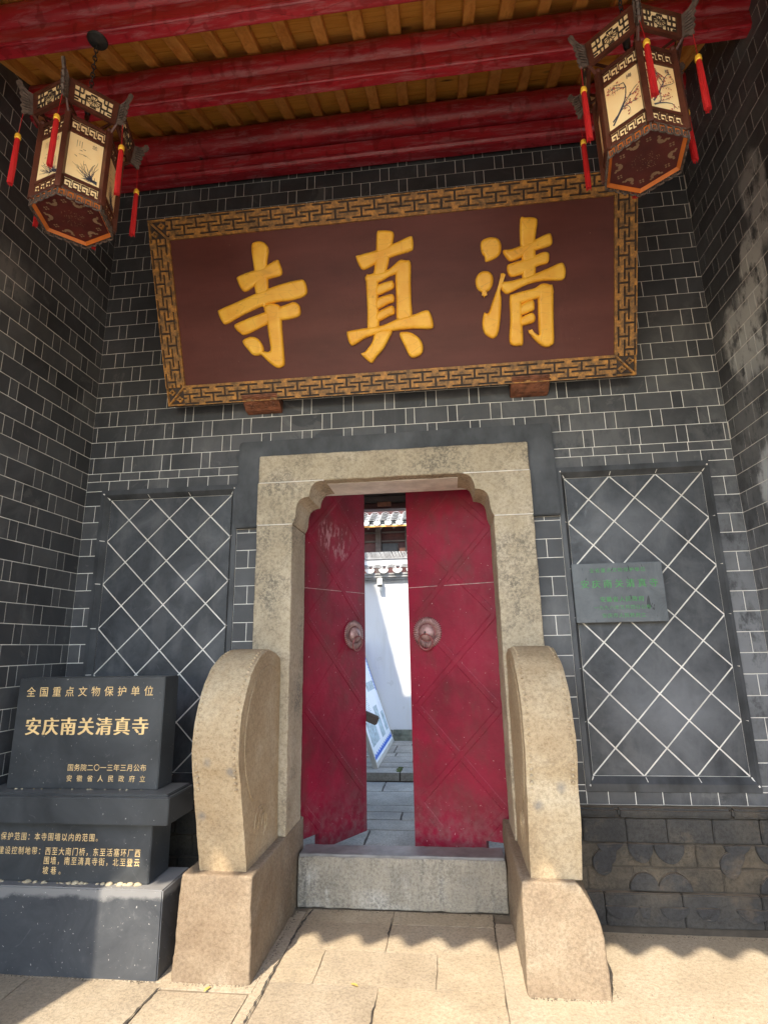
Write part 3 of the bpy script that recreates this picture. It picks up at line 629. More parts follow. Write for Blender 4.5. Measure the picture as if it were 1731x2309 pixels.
# side walls
for name, label, X, ang, sgn, hco in (('side_wall', 'tall black brick side wall at the left of the entrance niche', XL, R(90), 1, -.328), ('side_wall', 'tall black brick side wall at the right of the entrance niche, stained white', XR, R(-90), -1, -.19)):
    root = thing(name, label, 'wall')
    Wd = Wall(root, lambda u, z, X=X: (X, u, z)); Wd.ang = ang
    for k in range(-13, 35):
        z0, z1 = course(k), course(k+1)
        ymin = max(YF, (z0-5.6)/.48)
        if ymin > -.1: break
        if sgn < 0 and (k == 9):
            lay(Wd, k, ymin, 0, hco if k % 2 else hco-.146, z0, z1)
        else: lay(Wd, k, ymin, 0, hco if k % 2 else hco-.146)
    Wd.flush()
    a, b = (X-.30, X-.0005) if sgn > 0 else (X+.0005, X+.30)
    pr = [(YF, 0), (2.3, 0), (2.3, 3.6), (.45, 4.6), (.44, 5.60), (-.0, 5.63), (YF, ceil_z(YF)+.03)]
    MB().prism(pr, 'x', a, b).build('pointing', M['pointing'], root)
    c, d = (X-.31, X+.0035) if sgn > 0 else (X-.0035, X+.31)
    MB().box(c, d, YF-.06, YF-.001, 0, 4.15).build('end_pilaster', M['render_black'], root)

# ------------------------------------------------------------------ roof: purlins, plates, rafters, planks, tiles
roof = thing('gatehouse_roof', 'pitched gatehouse roof of varnished rafters and planks over the entrance', 'roof')
for i, y in enumerate((-.16, -.93, -1.556, -2.3, -3.05)):
    r_ = .10 if i == 0 else .085
    zc = ceil_z(y) - r_*1.10
    pts = [(XL-.1+(XR-XL+.2)*t/12, y+.004*math.sin(t*1.3+i), zc+.004*math.cos(t+i)) for t in range(13)]
    p = MB().tube(pts, [r_*(1+.02*math.sin(t*2.1+i)) for t in range(13)], 20).build('purlin', M['redbeam'], None, smooth=R(40))
    lab = ['dark red round purlin nearest the back wall', 'red round purlin over the lanterns, second from the wall', 'bright red round purlin at the top edge of the photo', 'red round purlin in front of the lanterns, out over the forecourt', 'red round purlin close to the eaves'][i]
    tag(p, lab, 'beam', 'red roof beams')
    bt = (zc-r_+.012, zc-r_-.105) if i else (5.325, 5.165)
    y0, y1 = (y-.04, y+.04) if i else (-.145, -.004)
    q = MB().box(XL-.1, XR+.1, y0, y1, bt[1], bt[0]).build('tie_beam', M['redbeam'], None, bevel=.012 if i else .035, seg=3, smooth=R(30))
    tag(q, ['maroon beam resting against the black brick wall', 'flat red beam under the second purlin', 'flat bright red beam under the third purlin', 'flat red beam under the fourth purlin', 'flat red beam under the eaves purlin'][i], 'beam', 'red roof beams')
sl = math.atan(.48); cs = math.cos(sl)
def sloped(mb_, y0, y1):
    """box given with z measured square to the roof: shear it on to the slope"""
    for i, v in enumerate(mb_.v): mb_.v[i] = (v[0], v[1], ceil_z(v[1]) + v[2]/cs)
    return mb_
n = 0; x = -.2-.22*10
ra = None
while x < XR:
    if XL+.03 < x < XR-.03:
        w = random.uniform(.034, .042); o = MB().box(-w, w, -3.42, .28, 0, .05); sloped(o, 0, 0)
        ob = o.build('rafter', M['rafter'], roof, bevel=.005, seg=1); ob.location.x = x + random.uniform(-.008, .008)
    x += .2185
yy = .28
while yy > -3.42:
    w = random.uniform(.105, .15); y0 = max(yy-w, -3.42)
    for a, b in ((XL-.02, -.6+random.uniform(-.8, .8)), (None, XR+.02)):
        if a is None: a = last
        last = b
        o = MB().box(a+.001, b-.001, y0+.0015, yy-.0015, .052+random.uniform(0, .002), .072); sloped(o, 0, 0); o.build('plank', M['plank'], roof)
    yy = y0
for s_, X in ((1, XL+.003), (-1, XR-.003)):
    o = MB().box(min(X, X+s_*.035), max(X, X+s_*.035), -3.42, -.005, -.015, .049); sloped(o, 0, 0); o.build('edge_board', M['rafter'], roof)
# tiles: a waved front slope whose drip edge throws the scalloped shadow
def waved(y0, z0, y1, z1, x0, x1, per=.2245, ph=-.074, amp=.052, th=.018, ny=24, stepz=.012):
    mb_ = MB(); xs = []; x = x0
    while x <= x1: xs.append(x); x += per/10
    for lay_ in (0, 1):
        base = len(mb_.v)
        for j in range(ny+1):
            t = j/ny; y = y0+(y1-y0)*t; z = z0+(z1-z0)*t
            for x in xs:
                mb_.v.append((x, y, z - amp*math.cos(2*math.pi*(x-ph)/per) - lay_*th - (stepz*((j*1.0) % 1))))
        nx = len(xs)
        for j in range(ny):
            for i in range(nx-1): mb_.f.append((base+j*nx+i, base+j*nx+i+1, base+(j+1)*nx+i+1, base+(j+1)*nx+i))
    nx = len(xs); o2 = (ny+1)*nx
    for i in range(nx-1): mb_.f.append((i, o2+i, o2+i+1, i+1)); a = ny*nx; mb_.f.append((a+i, a+i+1, o2+a+i+1, o2+a+i))
    return mb_
EY, EZ = -3.690, 4.025+.055
t1 = waved(EY, EZ, .3, EZ+.48*(EY*-1+.3)-.03, XL-.35, XR+.35, ph=-.095, amp=.062); t1.build('roof_tiling', M['rooftile'], roof, fix=False)
t2 = waved(.46, 5.0-.19, 2.40, 3.66, XL-.35, XR+.35, amp=.04); t2.build('rear_tiling', M['rooftile'], roof, fix=False)
MB().box(XL-.35, XR+.35, .40, .46, 4.55, 5.95).build('rear_board', M['darkwood'], roof)
o = MB().box(XL-.3, XR+.3, .47, 2.3, 0, .03)
for i, v in enumerate(o.v): o.v[i] = (v[0], v[1], 4.66-.59*(v[1]-.46)+v[2])
o.build('rear_soffit', M['darkwood'], roof)
MB().box(XL-.35, XR+.35, .17, .43, EZ+.48*(-EY+.3)-.02, EZ+.48*(-EY+.3)+.10).build('ridge', M['rooftile'], roof)
MB().box(XL-.3, XR+.3, -3.46, -3.425, ceil_z(-3.44)-.02, ceil_z(-3.44)+.09).build('eaves_board', M['darkwood'], roof)
# unseen gable added here, stepped edge shaped to cast the courtyard wall's shadow
sh = [(-.923,2.30),(-.86,2.02),(-.80,1.78),(-.76,1.56),(-.718,1.37),(-.70,1.28),(-.663,1.14),(-.655,1.02),(-.609,.913),(-.60,.86),(-.572,.813)]
gp = []
for i, (x, z) in enumerate(sh):
    X, Z = x-1.51, z+5.44
    if gp: gp.append((gp[-1][0]+.055, (gp[-1][1]+Z)/2+.05)); gp.append((gp[-1][0]-.01, Z+.02))
    gp.append((X, Z))
gp = [(-6, 0), (-6, 9.2), (-2.75, 9.0)] + gp + [(gp[-1][0]+.02, 5.9), (-2.70, 5.6), (-2.70, 0)]
nb = thing('shadow_gable', 'unseen plain grey gable at the left, outline shaped to shade the courtyard wall', 'building')
MB().prism(gp, 'y', .26, .46).build('wall', M['plinthgrey'], nb)

# ------------------------------------------------------------------ stone doorway
dw = thing('stone_doorway', 'worn sandstone door surround with scalloped corner brackets', 'doorway')
YD0, YD1 = -.09, .25
def stonebox(x0, x1, y0, y1, z0, z1, mat='sand', name='jamb', parent=None, bev=.008, r_=.004):
    return rbox(name, x0, x1, y0, y1, z0, z1, max(bev, .006), .022, M[mat], parent, None, (r_*.8, .10), (.0012, .02))
stonebox(-1.066, .734, YD0, YD1, 2.603, 2.797, name='lintel', parent=dw, bev=.012)
stonebox(-1.066, -.822, YD0, YD1, .448, 2.309, parent=dw)
stonebox(.487, .734, YD0, YD1, .448, 2.309, parent=dw)
prof = [(-.607,2.600),(-.640,2.598),(-.668,2.590),(-.690,2.572),(-.702,2.548),(-.709,2.520),(-.712,2.498),(-.716,2.492),(-.738,2.490),(-.765,2.480),(-.786,2.460),(-.797,2.430),(-.800,2.395),(-.803,2.360),(-.812,2.330),(-.822,2.312)]
cxd = -.1665
for s_ in (1, -1):
    pts = [(cxd+(x-cxd)*s_, z) for x, z in prof] + [(cxd+(-1.066-cxd)*s_, 2.312), (cxd+(-1.066-cxd)*s_, 2.600)]
    o = MB().prism(pts, 'y', YD0-.002, YD1).build('bracket', M['sand'], dw, bevel=.005)
for X0, X1 in ((-1.06, -.615), (.31, .73)): MB().box(X0, X1, YD0-.0055, YD0+.01, 2.599, 2.604).build('mortar_line', M['pointing'], dw)
for X0, X1 in ((-1.06, -.824), (.49, .73)): MB().box(X0, X1, YD0-.0055, YD0+.01, 2.308, 2.3125).build('mortar_line', M['pointing'], dw)
th = thing('threshold', 'tall weathered stone threshold across the doorway', 'threshold')
stonebox(-.806, .446, .135, .30, 0, .275, 'thresh', 'threshold_stone', th, .012, .006)
stonebox(-.80, .44, .142, .315, .268, .289, 'threshtop', 'threshold_cap', th, .006, .003)
# ------------------------------------------------------------------ drum stones
def pedestal(xa, xb, ta, tb, yf, label, chip):
    root = thing('drum_stone', label, 'drum stone', ((xa+xb)/2, yf, 0))
    def warp(p):
        t = (p.z+.02)/.468; mid = (xa+xb)/2; s_ = (p.x-xa)/(xb-xa); x = (xa+(ta-xa)*t)*(1-s_)+(xb+(tb-xb)*t)*s_; z = p.z
        if chip:                       # the outer right shoulder is worn away in a long curve
            tt = max(0, (p.z-.20)/.25); k = max(0, (x-mid)/((xb-xa)/2)); f_ = max(0, 1-(p.y-yf)/.9)
            x -= .085*tt**2.2*k*k*f_; z -= .05*max(0, k-.45)/.55*max(0, (p.z-.33)/.12)*f_
        return (x-mid, p.y-yf, z)
    rbox('pedestal', xa, xb, yf, .33, -.02, .448, .011, .017, M['ped'], root, warp, (.0042, .10), (.0020, .018))
    return root
def drum(root, x0, x1, yc, r_, zc, yb0, lean, off):
    prof = [(yb0, .445), (yb0-.020, .52), (yb0-.044, .60), (yb0-.070, .69), (yb0-.096, .78)]
    for a in range(203, 80, -6): prof.append((yc+r_*math.cos(R(a)), zc+r_*math.sin(R(a))))
    yb = -.0945; a = math.degrees(math.acos((yb-yc)/r_))
    for k in range(80, int(a), -6): prof.append((yc+r_*math.cos(R(k)), zc+r_*math.sin(R(k))))
    prof += [(yb, zc+r_*math.sin(R(a))), (yb, .445)]
    n = len(prof); nx = 7; vs = []
    for i in range(nx+1):
        t = i/nx; x = x0+(x1-x0)*t; e = (1-abs(2*t-1)**6)
        for (y, z) in prof: 
            f_ = (z-.445)/1.0; bulge = .012*e if z > .95 and y < -.12 else 0
            dy, dz = (y-yc), (z-zc); L = math.hypot(dy, dz) or 1
            vs.append((x+lean*f_ , y+dy/L*bulge, z+dz/L*bulge))
    mb = MB(); fs = [tuple(range(n)), tuple(range(nx*n, nx*n+n))[::-1]]
    for i in range(nx):
        for k in range(n): fs.append((i*n+k, i*n+(k+1) % n, (i+1)*n+(k+1) % n, (i+1)*n+k))
    mb.poly(vs, fs); mb.xform(Matrix.Translation(-Vector(off)))
    o = mb.build('drum', M['drum'], root, smooth=R(62)); 
    bm = bmesh.new(); bm.from_mesh(o.data)
    caps = [f for f in bm.faces if len(f.verts) > 6]; bmesh.ops.triangulate(bm, faces=caps)
    for _ in range(3): bmesh.ops.subdivide_edges(bm, edges=[e for e in bm.edges if e.calc_length() > .045], cuts=1)
    bm.to_mesh(o.data); bm.free(); rough(o, .0035, .14); rough(o, .0018, .02)
    # drum nails along both rims
    st = MB()
    for t in (.10, .90):
        for a in range(206, 74, -4):
            x = x0+(x1-x0)*t; rr = r_+.0095
            c = Vector((x+lean*((zc+rr*math.sin(R(a))-.445)), yc+rr*math.cos(R(a)), zc+rr*math.sin(R(a)))) - Vector(off)
            nrm = Vector((0, math.cos(R(a)), math.sin(R(a)))); q = nrm.to_track_quat('Z', 'X').to_matrix()
            st.lathe([(.0090, -.008), (.0082, -.001), (.0048, .0025)], 7, c, q)
    tag(st.build('drum_nail', M['drum'], root, smooth=True), kind='stuff')
    cv = MB()
    for side, xx in ((1, x1), (-1, x0)):
        for rr in (.375,):
            cv.tube([(xx+lean*((zc+rr*math.sin(R(a))-.445)) - off[0], yc+rr*math.cos(R(a))-off[1], zc+rr*math.sin(R(a))-off[2]) for a in range(232, 60, -6)], .0035, 6)
        for q in range(3):
            cv.tube([(xx-off[0]+lean*.1, -.42+.04*q+(.085-.02*q)*math.cos(R(a))-off[1], .60+(.10-.025*q)*math.sin(R(a))-off[2]) for a in range(-40, 200, 15)], .0032, 6)
    cv.build('carved_scroll', M['drum'], root, smooth=True)
pl = pedestal(-1.200, -.815, -1.180, -.822, -.652, 'sandstone drum stone on its block beside the black granite tablet', False)
drum(pl, -1.108, -.868, -.30, .455, 1.045, -.60, -.012, (-1.0075, -.652, 0))
pr_ = pedestal(.448, .812, .452, .790, -.632, 'sandstone drum stone on its worn block, right of the door', True)
drum(pr_, .500, .736, -.275, .44, 1.050, -.585, .004, (.63, -.632, 0))
# ------------------------------------------------------------------ red doors
def leaf(hx, hy, ang, W_, s, label):
    """local x runs from hinge to free edge; s=-1: outer face on local -y, s=+1: on local +y"""
    root = thing('door_leaf', label, 'door', (hx, hy, 0), ang); T = .05
    f0, f1 = (0, T) if s < 0 else (-T, 0)
    mb = MB().prism([(0, .292), (.18, .292), (.18, .187), (W_, .187), (W_, 2.86), (0, 2.86)], 'y', f0, f1)
    mb.build('door_panel', M['door'], root, bevel=.003)
    fy = lambda d: -d if s < 0 else d
    def strap(p, q, w=.022, t=.0028):
        p, q = Vector((p[0], 0, p[1])), Vector((q[0], 0, q[1])); d = (q-p).normalized(); nn = Vector((-d.z, 0, d.x))*w
        a = [p-nn, p+nn, q+nn, q-nn]; ai = [p-nn*.8, p+nn*.8, q+nn*.8, q-nn*.8]; mb_ = MB(); 
        mb_.poly([(v.x, fy(.0002), v.z) for v in a] + [(v.x*1, fy(t), v.z) for v in ai], [(0,1,2,3),(4,5,6,7),(0,1,5,4),(1,2,6,5),(2,3,7,6),(3,0,4,7)])
        mb_.build('iron_strap', M['door'], root)
        L = (q-p).length; k = int(L/.028)
        for i in range(k):
            for e_ in (-.8, .8):
                c = p + d*(i+.5)*.028 + nn*e_
                riv.lathe([(.0032, 0), (.0026, .0012), (.001, .0018)], 5, (c.x, fy(t), c.z), Matrix.Rotation(R(90) if s < 0 else R(-90), 3, 'X'))
    riv = MB()
    H = .62; z = 1.72-.001
    a, b = .03, W_-.05
    for j in range(-3, 3):
        z0 = 1.72+(j)*H; z1 = z0+H
        for (p, q) in (((a, z0), (b, z1)), ((a, z1), (b, z0))):
            (x_a, za), (x_b, zb) = p, q
            def at(zz): return x_a+(x_b-x_a)*(zz-za)/(zb-za)
            lo, hi = max(min(za, zb), .33), min(max(za, zb), 2.8)
            if hi-lo > .1: strap((at(lo), lo), (at(hi), hi), .022, .0016 if p[1] < q[1] else .0025)
    for xx in (W_-.018, W_-.045):
        z = .22
        while z < 2.8: riv.lathe([(.0034, 0), (.0028, .0012), (.001, .002)], 5, (xx, fy(.0005), z), Matrix.Rotation(R(90) if s < 0 else R(-90), 3, 'X')); z += .03
    tag(riv.build('rivet', M['door'], root), kind='stuff')
    sm = MB().box(0, W_, *( (-.0022, .0) if s < 0 else (.0, .0022)), 1.935, 1.940); sm.build('sheet_seam', M['knockpale'], root)
    # knocker: fluted plate, boss and ring
    kx, kz = W_-.145, 1.607
    Mk = Matrix.Rotation(R(90) if s < 0 else R(-90), 3, 'X')
    kp = MB().lathe([(.108, 0), (.104, .004), (.072, .007), (.060, .010)], 40, (kx, fy(0), kz), Mk)
    fl_ = MB()
    for i in range(44):
        t_ = 2*math.pi*i/44; ca, sa = math.cos(t_), math.sin(t_)
        fl_.tube([(kx+ca*r__, fy(h__), kz+sa*r__) for r__, h__ in ((.064, .010), (.080, .0135), (.096, .011), (.113, .003))], [.0035, .005, .0055, .002], 5)
    kn = kp.build('knocker_plate', M['knock'], root, smooth=True); tag(fl_.build('flutes', M['knockpale'], kn, smooth=True), kind='stuff')
    MB().lathe([(.060, .008), (.057, .020), (.046, .034), (.028, .043), (.008, .046)], 24, (kx, fy(0), kz), Mk).build('boss', M['knockpale'], kn, smooth=True)
    MB().tube([(kx, fy(.040), kz+.006), (kx, fy(.055), kz+.002), (kx, fy(.056), kz-.012), (kx, fy(.042), kz-.014)], .004, 6).build('loop', M['iron'], kn, smooth=True)
    MB().tube([(kx+.052*math.sin(R(a_)), fy(.052-.022*(1-math.cos(R(a_)))/2), kz-.066+.056*math.cos(R(a_))) for a_ in range(0, 361, 12)], .0058, 8, cap=False).build('ring', M['knock'], kn, smooth=True)
    return root
dl = leaf(-.85, .36, R(58.5), .68, -1, 'left red iron-clad door leaf, swung further open, with a torn paper patch near its top')
dr = leaf(.52, .36, R(160), .68, 1, 'right red iron-clad door leaf, wider in view, with ring knocker')
bar = MB().box(-.12, .21, -.03, .03, -.034, .034); bar.xform(Matrix.Translation((.66, .115, 1.03)) @ Matrix.Rotation(-R(58.5), 4, 'Z') @ Matrix.Rotation(R(23), 4, 'Y'))
bar.build('wooden_bar', M['darkwood'], dl, bevel=.008)
# ------------------------------------------------------------------ glyph helper
GL = {}
def glyph(ch):
    if ch not in GL:
        cu = bpy.data.curves.new('lettering', 'FONT'); cu.body = ch; cu.size = 1; cu.resolution_u = 2; cu.align_x = 'CENTER'
        cu.fill_mode = 'FRONT'; ob = bpy.data.objects.new('lettering', cu); COL.objects.link(ob)
        bpy.context.view_layer.update(); dg = bpy.context.evaluated_depsgraph_get(); me = ob.evaluated_get(dg).to_mesh()
        vs = [tuple(v.co) for v in me.vertices]; fs = [tuple(p.vertices) for p in me.polygons]
        ys = [v[1] for v in vs] or [0]; ob.evaluated_get(dg).to_mesh_clear(); bpy.data.objects.remove(ob); bpy.data.curves.remove(cu)
        GL[ch] = (vs, fs)
    return GL[ch]
def text_row(s, x0, x1, zc, h, y, mat, parent, th=.0012, wx=1.0, bold=0, name='written_character', off=(0,0,0)):
    """characters of height h evenly spread from x0 to x1 on the plane y, facing -y"""
    n = len(s); w = h*wx; stp = (x1-x0-w)/(n-1) if n > 1 else 0
    for i, ch in enumerate(s):
        if ch == ' ': continue
        vs, fs = glyph(ch); cx = x0+w/2+stp*i; mb = MB()
        offs = [(0, 0)] + ([(bold, 0), (-bold, 0)] if bold else [])
        for q, (bx, bz) in enumerate(offs):
            yy = y-th-q*.0001
            mb.poly([(cx+v[0]*w*1.06+bx-off[0], yy-off[1], zc+(v[1]-.36)*h*1.08+bz-off[2]) for v in vs], fs)
        mb.build(name, M[mat], parent, fix=False)
# ------------------------------------------------------------------ granite tablet
st = thing('heritage_tablet', 'black granite heritage tablet with gold lettering on a stepped base', 'tablet', (-1.81, -.5, 0)); so = (-1.81, -.5, 0)
def sbox(name, x0, x1, y0, y1, z0, z1, mat='granite', bev=.004):
    return MB().box(x0-so[0], x1-so[0], y0-so[1], y1-so[1], z0, z1).build(name, M[mat], st, bevel=bev, seg=2)
sbox('plinth', -2.36, -1.266, -.656, -.36, -.02, .378, 'plinth', .006)
sbox('inscribed_block', -2.25, -1.372, -.602, -.396, .380, .656)
c0 = sbox('ledge_slab', -2.362, -1.263, -.662, -.375, .663, .790)
sbox('ledge_moulding', -2.345, -1.280, -.645, -.392, .789, .803)
sbox('tablet_slab', -2.243, -1.381, -.562, -.405, .805, 1.374)
cr = MB()
for i in range(46):
    x = random.uniform(-2.24, -1.40); r_ = random.uniform(.004, .016) if random.random() < .8 else .022
    cr.lathe([(r_, -.002), (r_*.7, r_*.35), (r_*.2, r_*.5)], 6, (x-so[0], -.604-so[1]-random.uniform(0, .008), .379))
for i in range(14):
    x = random.uniform(-2.2, -1.42); r_ = random.uniform(.003, .009); cr.lathe([(r_, -.002), (r_*.7, r_*.35), (r_*.2, r_*.5)], 6, (x-so[0], -.566-so[1], .804))
tag(cr.build('mortar_crumbs', M['mortarcrumb'], st, smooth=True), kind='stuff')
MB().box(-2.25-so[0], -1.375-so[0], -.607-so[1], -.40-so[1], .655, .664).build('mortar_joint', M['mortarcrumb'], st)
for s, x0, x1, z, h, b in (('全国重点文物保护单位', -2.19, -1.444, 1.300, .052, .0), ('安庆南关清真寺', -2.172, -1.458, 1.118, .090, .0035)):
    text_row(s, x0, x1, z, h, -.563, 'gilttext', st, bold=b, off=so)
text_row('国务院二〇一三年三月公布', -1.897, -1.450, .911, .034, -.563, 'gilttext', st, off=so)
text_row('安徽省人民政府立', -1.897, -1.451, .857, .032, -.563, 'gilttext', st, off=so)
text_row('保护范围：本寺围墙以内的范围。', -2.200, -1.640, .586, .036, -.603, 'gilttext', st, off=so, wx=.86)
text_row('建设控制地带：西至大南门桥，东至活塞环厂西', -2.205, -1.424, .520, .036, -.603, 'gilttext', st, off=so, wx=.86)
text_row('围墙，南至清真寺街，北至登云', -1.945, -1.424, .477, .036, -.603, 'gilttext', st, off=so, wx=.86)
text_row('坡巷。', -1.945, -1.825, .432, .036, -.603, 'gilttext', st, off=so, wx=.86)
# ------------------------------------------------------------------ slate plaque
pq = thing('slate_plaque', 'small blue-grey slate plaque with green lettering on the right lozenge panel', 'plaque', (1.213, -.02, 1.632)); po = (1.213, -.02, 1.632)
MB().box(.946-po[0], 1.480-po[0], -.030-po[1], .025-po[1], 0, .359).build('plaque_slab', M['plaque'], pq, bevel=.003)
for s, x0, x1, z, h, b in (('全省重点文物保护单位', 1.050, 1.380, 1.947, .028, 0), ('安庆南关清真寺', .990, 1.444, 1.863, .050, .001), ('安徽省人民政府', 1.095, 1.352, 1.769, .032, .0004), ('一九九八年五月四日公布', 1.055, 1.386, 1.720, .027, .0), ('安庆市人民政府立', 1.098, 1.352, 1.672, .028, .0)):
    text_row(s, x0, x1, z, h, -.0305, 'green', pq, bold=b, off=po)
# ------------------------------------------------------------------ name board
vS = Vector((0, -.463, 1.148)).normalized(); SA = math.atan2(.463, 1.148)
nb_ = thing('name_board', 'large maroon name board with three gilded characters, leaning out over the doorway', 'sign board', (-1.735, -.12, 3.195)); nb_.rotation_euler = (SA, 0, 0)
SW, SH = 3.187, 1.245         # local x, local z; the face is at local y = 0
MB().box(.10, SW-.10, .012, .045, .10, SH-.10).build('board', M['signboard'], nb_)
FW = .128
for nm, x0, x1, z0, z1 in (('frame_rail', .0, SW, 0, FW), ('frame_rail', .0, SW, SH-FW, SH), ('frame_stile', 0, FW, FW, SH-FW), ('frame_stile', SW-FW, SW, FW, SH-FW)):
    MB().box(x0+.0005, x1-.0005, .002, .055, z0+.0005, z1-.0005).build(nm, M['framedark'], nb_)
# carved fret: a raised gilt plate pierced by interlocking T-shaped grooves
fk = MB(); TH = .0085
def groove(i, j):       # i: cell along (period 36), j: cell across 0..19
    i %= 36
    for c, lo in ((8, 1), (26, 7)):
        d = (i-c+18) % 36-18
        if abs(d) <= 1 and lo <= j <= lo+11: return True
        if j in (lo, lo+1, lo+10, lo+11) and abs(d) <= 13: return True
    return False
def fretrow(L, place):
    n = round(L/(.175/36)); n = 36*max(1, round(n/36)); du = L/n; dv = FW/20
    solid = [[not groove(i, j) for j in range(20)] for i in range(n)]
    S = lambda i, j: 0 <= i < n and 0 <= j < 20 and solid[i][j]
    for j in range(20):
        i = 0
        while i < n:
            if not solid[i][j]: i += 1; continue
            k = i
            while k < n and solid[k][j]: k += 1
            P_ = lambda u, v, y: (place(u, v)[0], y, place(u, v)[1]); u0, u1, v0, v1 = i*du, k*du, j*dv, (j+1)*dv
            fk.poly([P_(u0, v0, -TH), P_(u1, v0, -TH), P_(u1, v1, -TH), P_(u0, v1, -TH)], [(0,1,2,3)])
            for u in (u0, u1): fk.poly([P_(u, v0, -TH), P_(u, v1, -TH), P_(u, v1, .003), P_(u, v0, .003)], [(0,1,2,3)])
            for jj, v in ((j-1, v0), (j+1, v1)):
                m_ = i
                while m_ < k:
                    if S(m_, jj): m_ += 1; continue
                    e = m_
                    while e < k and not S(e, jj): e += 1
                    fk.poly([P_(m_*du, v, -TH), P_(e*du, v, -TH), P_(e*du, v, .003), P_(m_*du, v, .003)], [(0,1,2,3)]); m_ = e
            i = k
fretrow(SW-2*FW, lambda u, v: (FW+u, v)); fretrow(SW-2*FW, lambda u, v: (FW+u, SH-v))
fretrow(SH-2*FW, lambda u, v: (v, FW+u)); fretrow(SH-2*FW, lambda u, v: (SW-v, FW+u))
def ridge(pts, w=.0072, h=.009):
    for (a, b) in zip(pts[:-1], pts[1:]):
        a, b = Vector((a[0], 0, a[1])), Vector((b[0], 0, b[1])); d = (b-a).normalized(); nn = Vector((-d.z, 0, d.x)); a_, b_ = a-d*w, b+d*w; k = random.uniform(0, .0008)
        p = [a_-nn*w, a_+nn*w, b_+nn*w, b_-nn*w]; q = [a_-nn*w*.6, a_+nn*w*.6, b_+nn*w*.6, b_-nn*w*.6]
        fk.poly([(v.x, .002, v.z) for v in p] + [(v.x, -h-k, v.z) for v in q], [(4,5,6,7),(0,1,5,4),(1,2,6,5),(2,3,7,6),(3,0,4,7)])
for cx_, cz_, sx_, sz_ in ((0,0,1,1), (SW,0,-1,1), (0,SH,1,-1), (SW,SH,-1,-1)):
    P_ = lambda a, b: (cx_+sx_*a, cz_+sz_*b)
    ridge([P_(.01,.01), P_(FW, FW)], .008); ridge([P_(.008,.012), P_(.008,.122)]); ridge([P_(.012,.008), P_(.122,.008)])
    for (a, b) in ((.045,.095), (.095,.045)): ridge([P_(a-.02, b), P_(a, b+.015), P_(a+.016, b), P_(a, b-.015), P_(a-.02, b)], .006)
tag(fk.build('fret_relief', M['fret'], nb_, fix=False), kind='stuff')
for z in (FW+.004, SH-FW-.004): MB().box(FW, SW-FW, -.004, .014, z-.006, z+.006).build('inner_bead', M['fret'], nb_, bevel=.002)
for x in (FW+.004, SW-FW-.004): MB().box(x-.006, x+.006, -.004, .014, FW+.011, SH-FW-.011).build('inner_bead', M['fret'], nb_, bevel=.002)
import json
for key, strokes in STROKES.items():
    allm = MB()
    for i, pts in enumerate(strokes):
        # smooth closed outline (centripetal spline), then raise it in rounded tiers
        n = len(pts); sm = []
        for a in range(n):
            p0, p1, p2, p3 = (Vector(pts[(a+q-1) % n]) for q in range(4))
            for t in (0, .25, .5, .75):
                sm.append(.5*((2*p1)+(p2-p0)*t+(2*p0-5*p1+4*p2-p3)*t*t+(3*p1-p0-3*p2+p3)*t*t*t))
        cu = bpy.data.curves.new('s', 'CURVE'); cu.dimensions = '2D'; cu.fill_mode = 'BOTH'; sp = cu.splines.new('POLY'); sp.points.add(len(sm)-1)
        for q, p in enumerate(sm): sp.points[q].co = (p.x, p.y, 0, 1)
        sp.use_cyclic_u = True; cu.bevel_depth = .021; cu.bevel_resolution = 6; cu.offset = -.0205; cu.extrude = .002+.0011*i
        ob = bpy.data.objects.new('s', cu); COL.objects.link(ob); bpy.context.view_layer.update(); dg = bpy.context.evaluated_depsgraph_get()
        me = ob.evaluated_get(dg).to_mesh(); allm.poly([(v.co.x, .010-v.co.z, v.co.y) for v in me.vertices], [tuple(p.vertices) for p in me.polygons])
        ob.evaluated_get(dg).to_mesh_clear(); bpy.data.objects.remove(ob)
    allm.build('gilded_character', M['gilt'], nb_, smooth=R(40))
for i, (x0, x1) in enumerate(((-1.192, -.936), (.655, .905))):
    b_ = thing('carved_bracket', ['carved brown wooden bracket under the left half of the name board', 'carved brown wooden bracket under the right half of the name board'][i], 'bracket', ((x0+x1)/2, 0, 3.10), 0, 'brackets under the name board')
    w = (x1-x0)/2
    o = MB().prism([(-.152, .135), (-.150, .118), (-.045, .048), (0, .045), (0, .135)], 'x', -w, w).build('block', M['carved'], b_, bevel=.006)
    cv = MB(); F = lambda x_, t_: (x_, -.150+.105*t_-.003, .118-.070*t_)
    for q in range(12):
        cx_ = -w+.03+random.random()*(2*w-.06); t0 = .2+random.random()*.6; r_ = random.uniform(.010, .022)
        cv.tube([F(cx_+r_*(1-a/600)*math.cos(R(a)), t0+r_*9*(1-a/600)*math.sin(R(a))) for a in range(0, 400, 30)], .0042, 5)
    cv.tube([F(-w+.012, .08), F(w-.012, .08), F(w-.012, .92), F(-w+.012, .92), F(-w+.012, .08)], .0035, 5)
    cv.build('carving', M['carved'], b_, smooth=True)
    MB().box(-w-.002, w+.002, -.158, 0, .1352, .139).build('top_board', M['framedark'], b_)

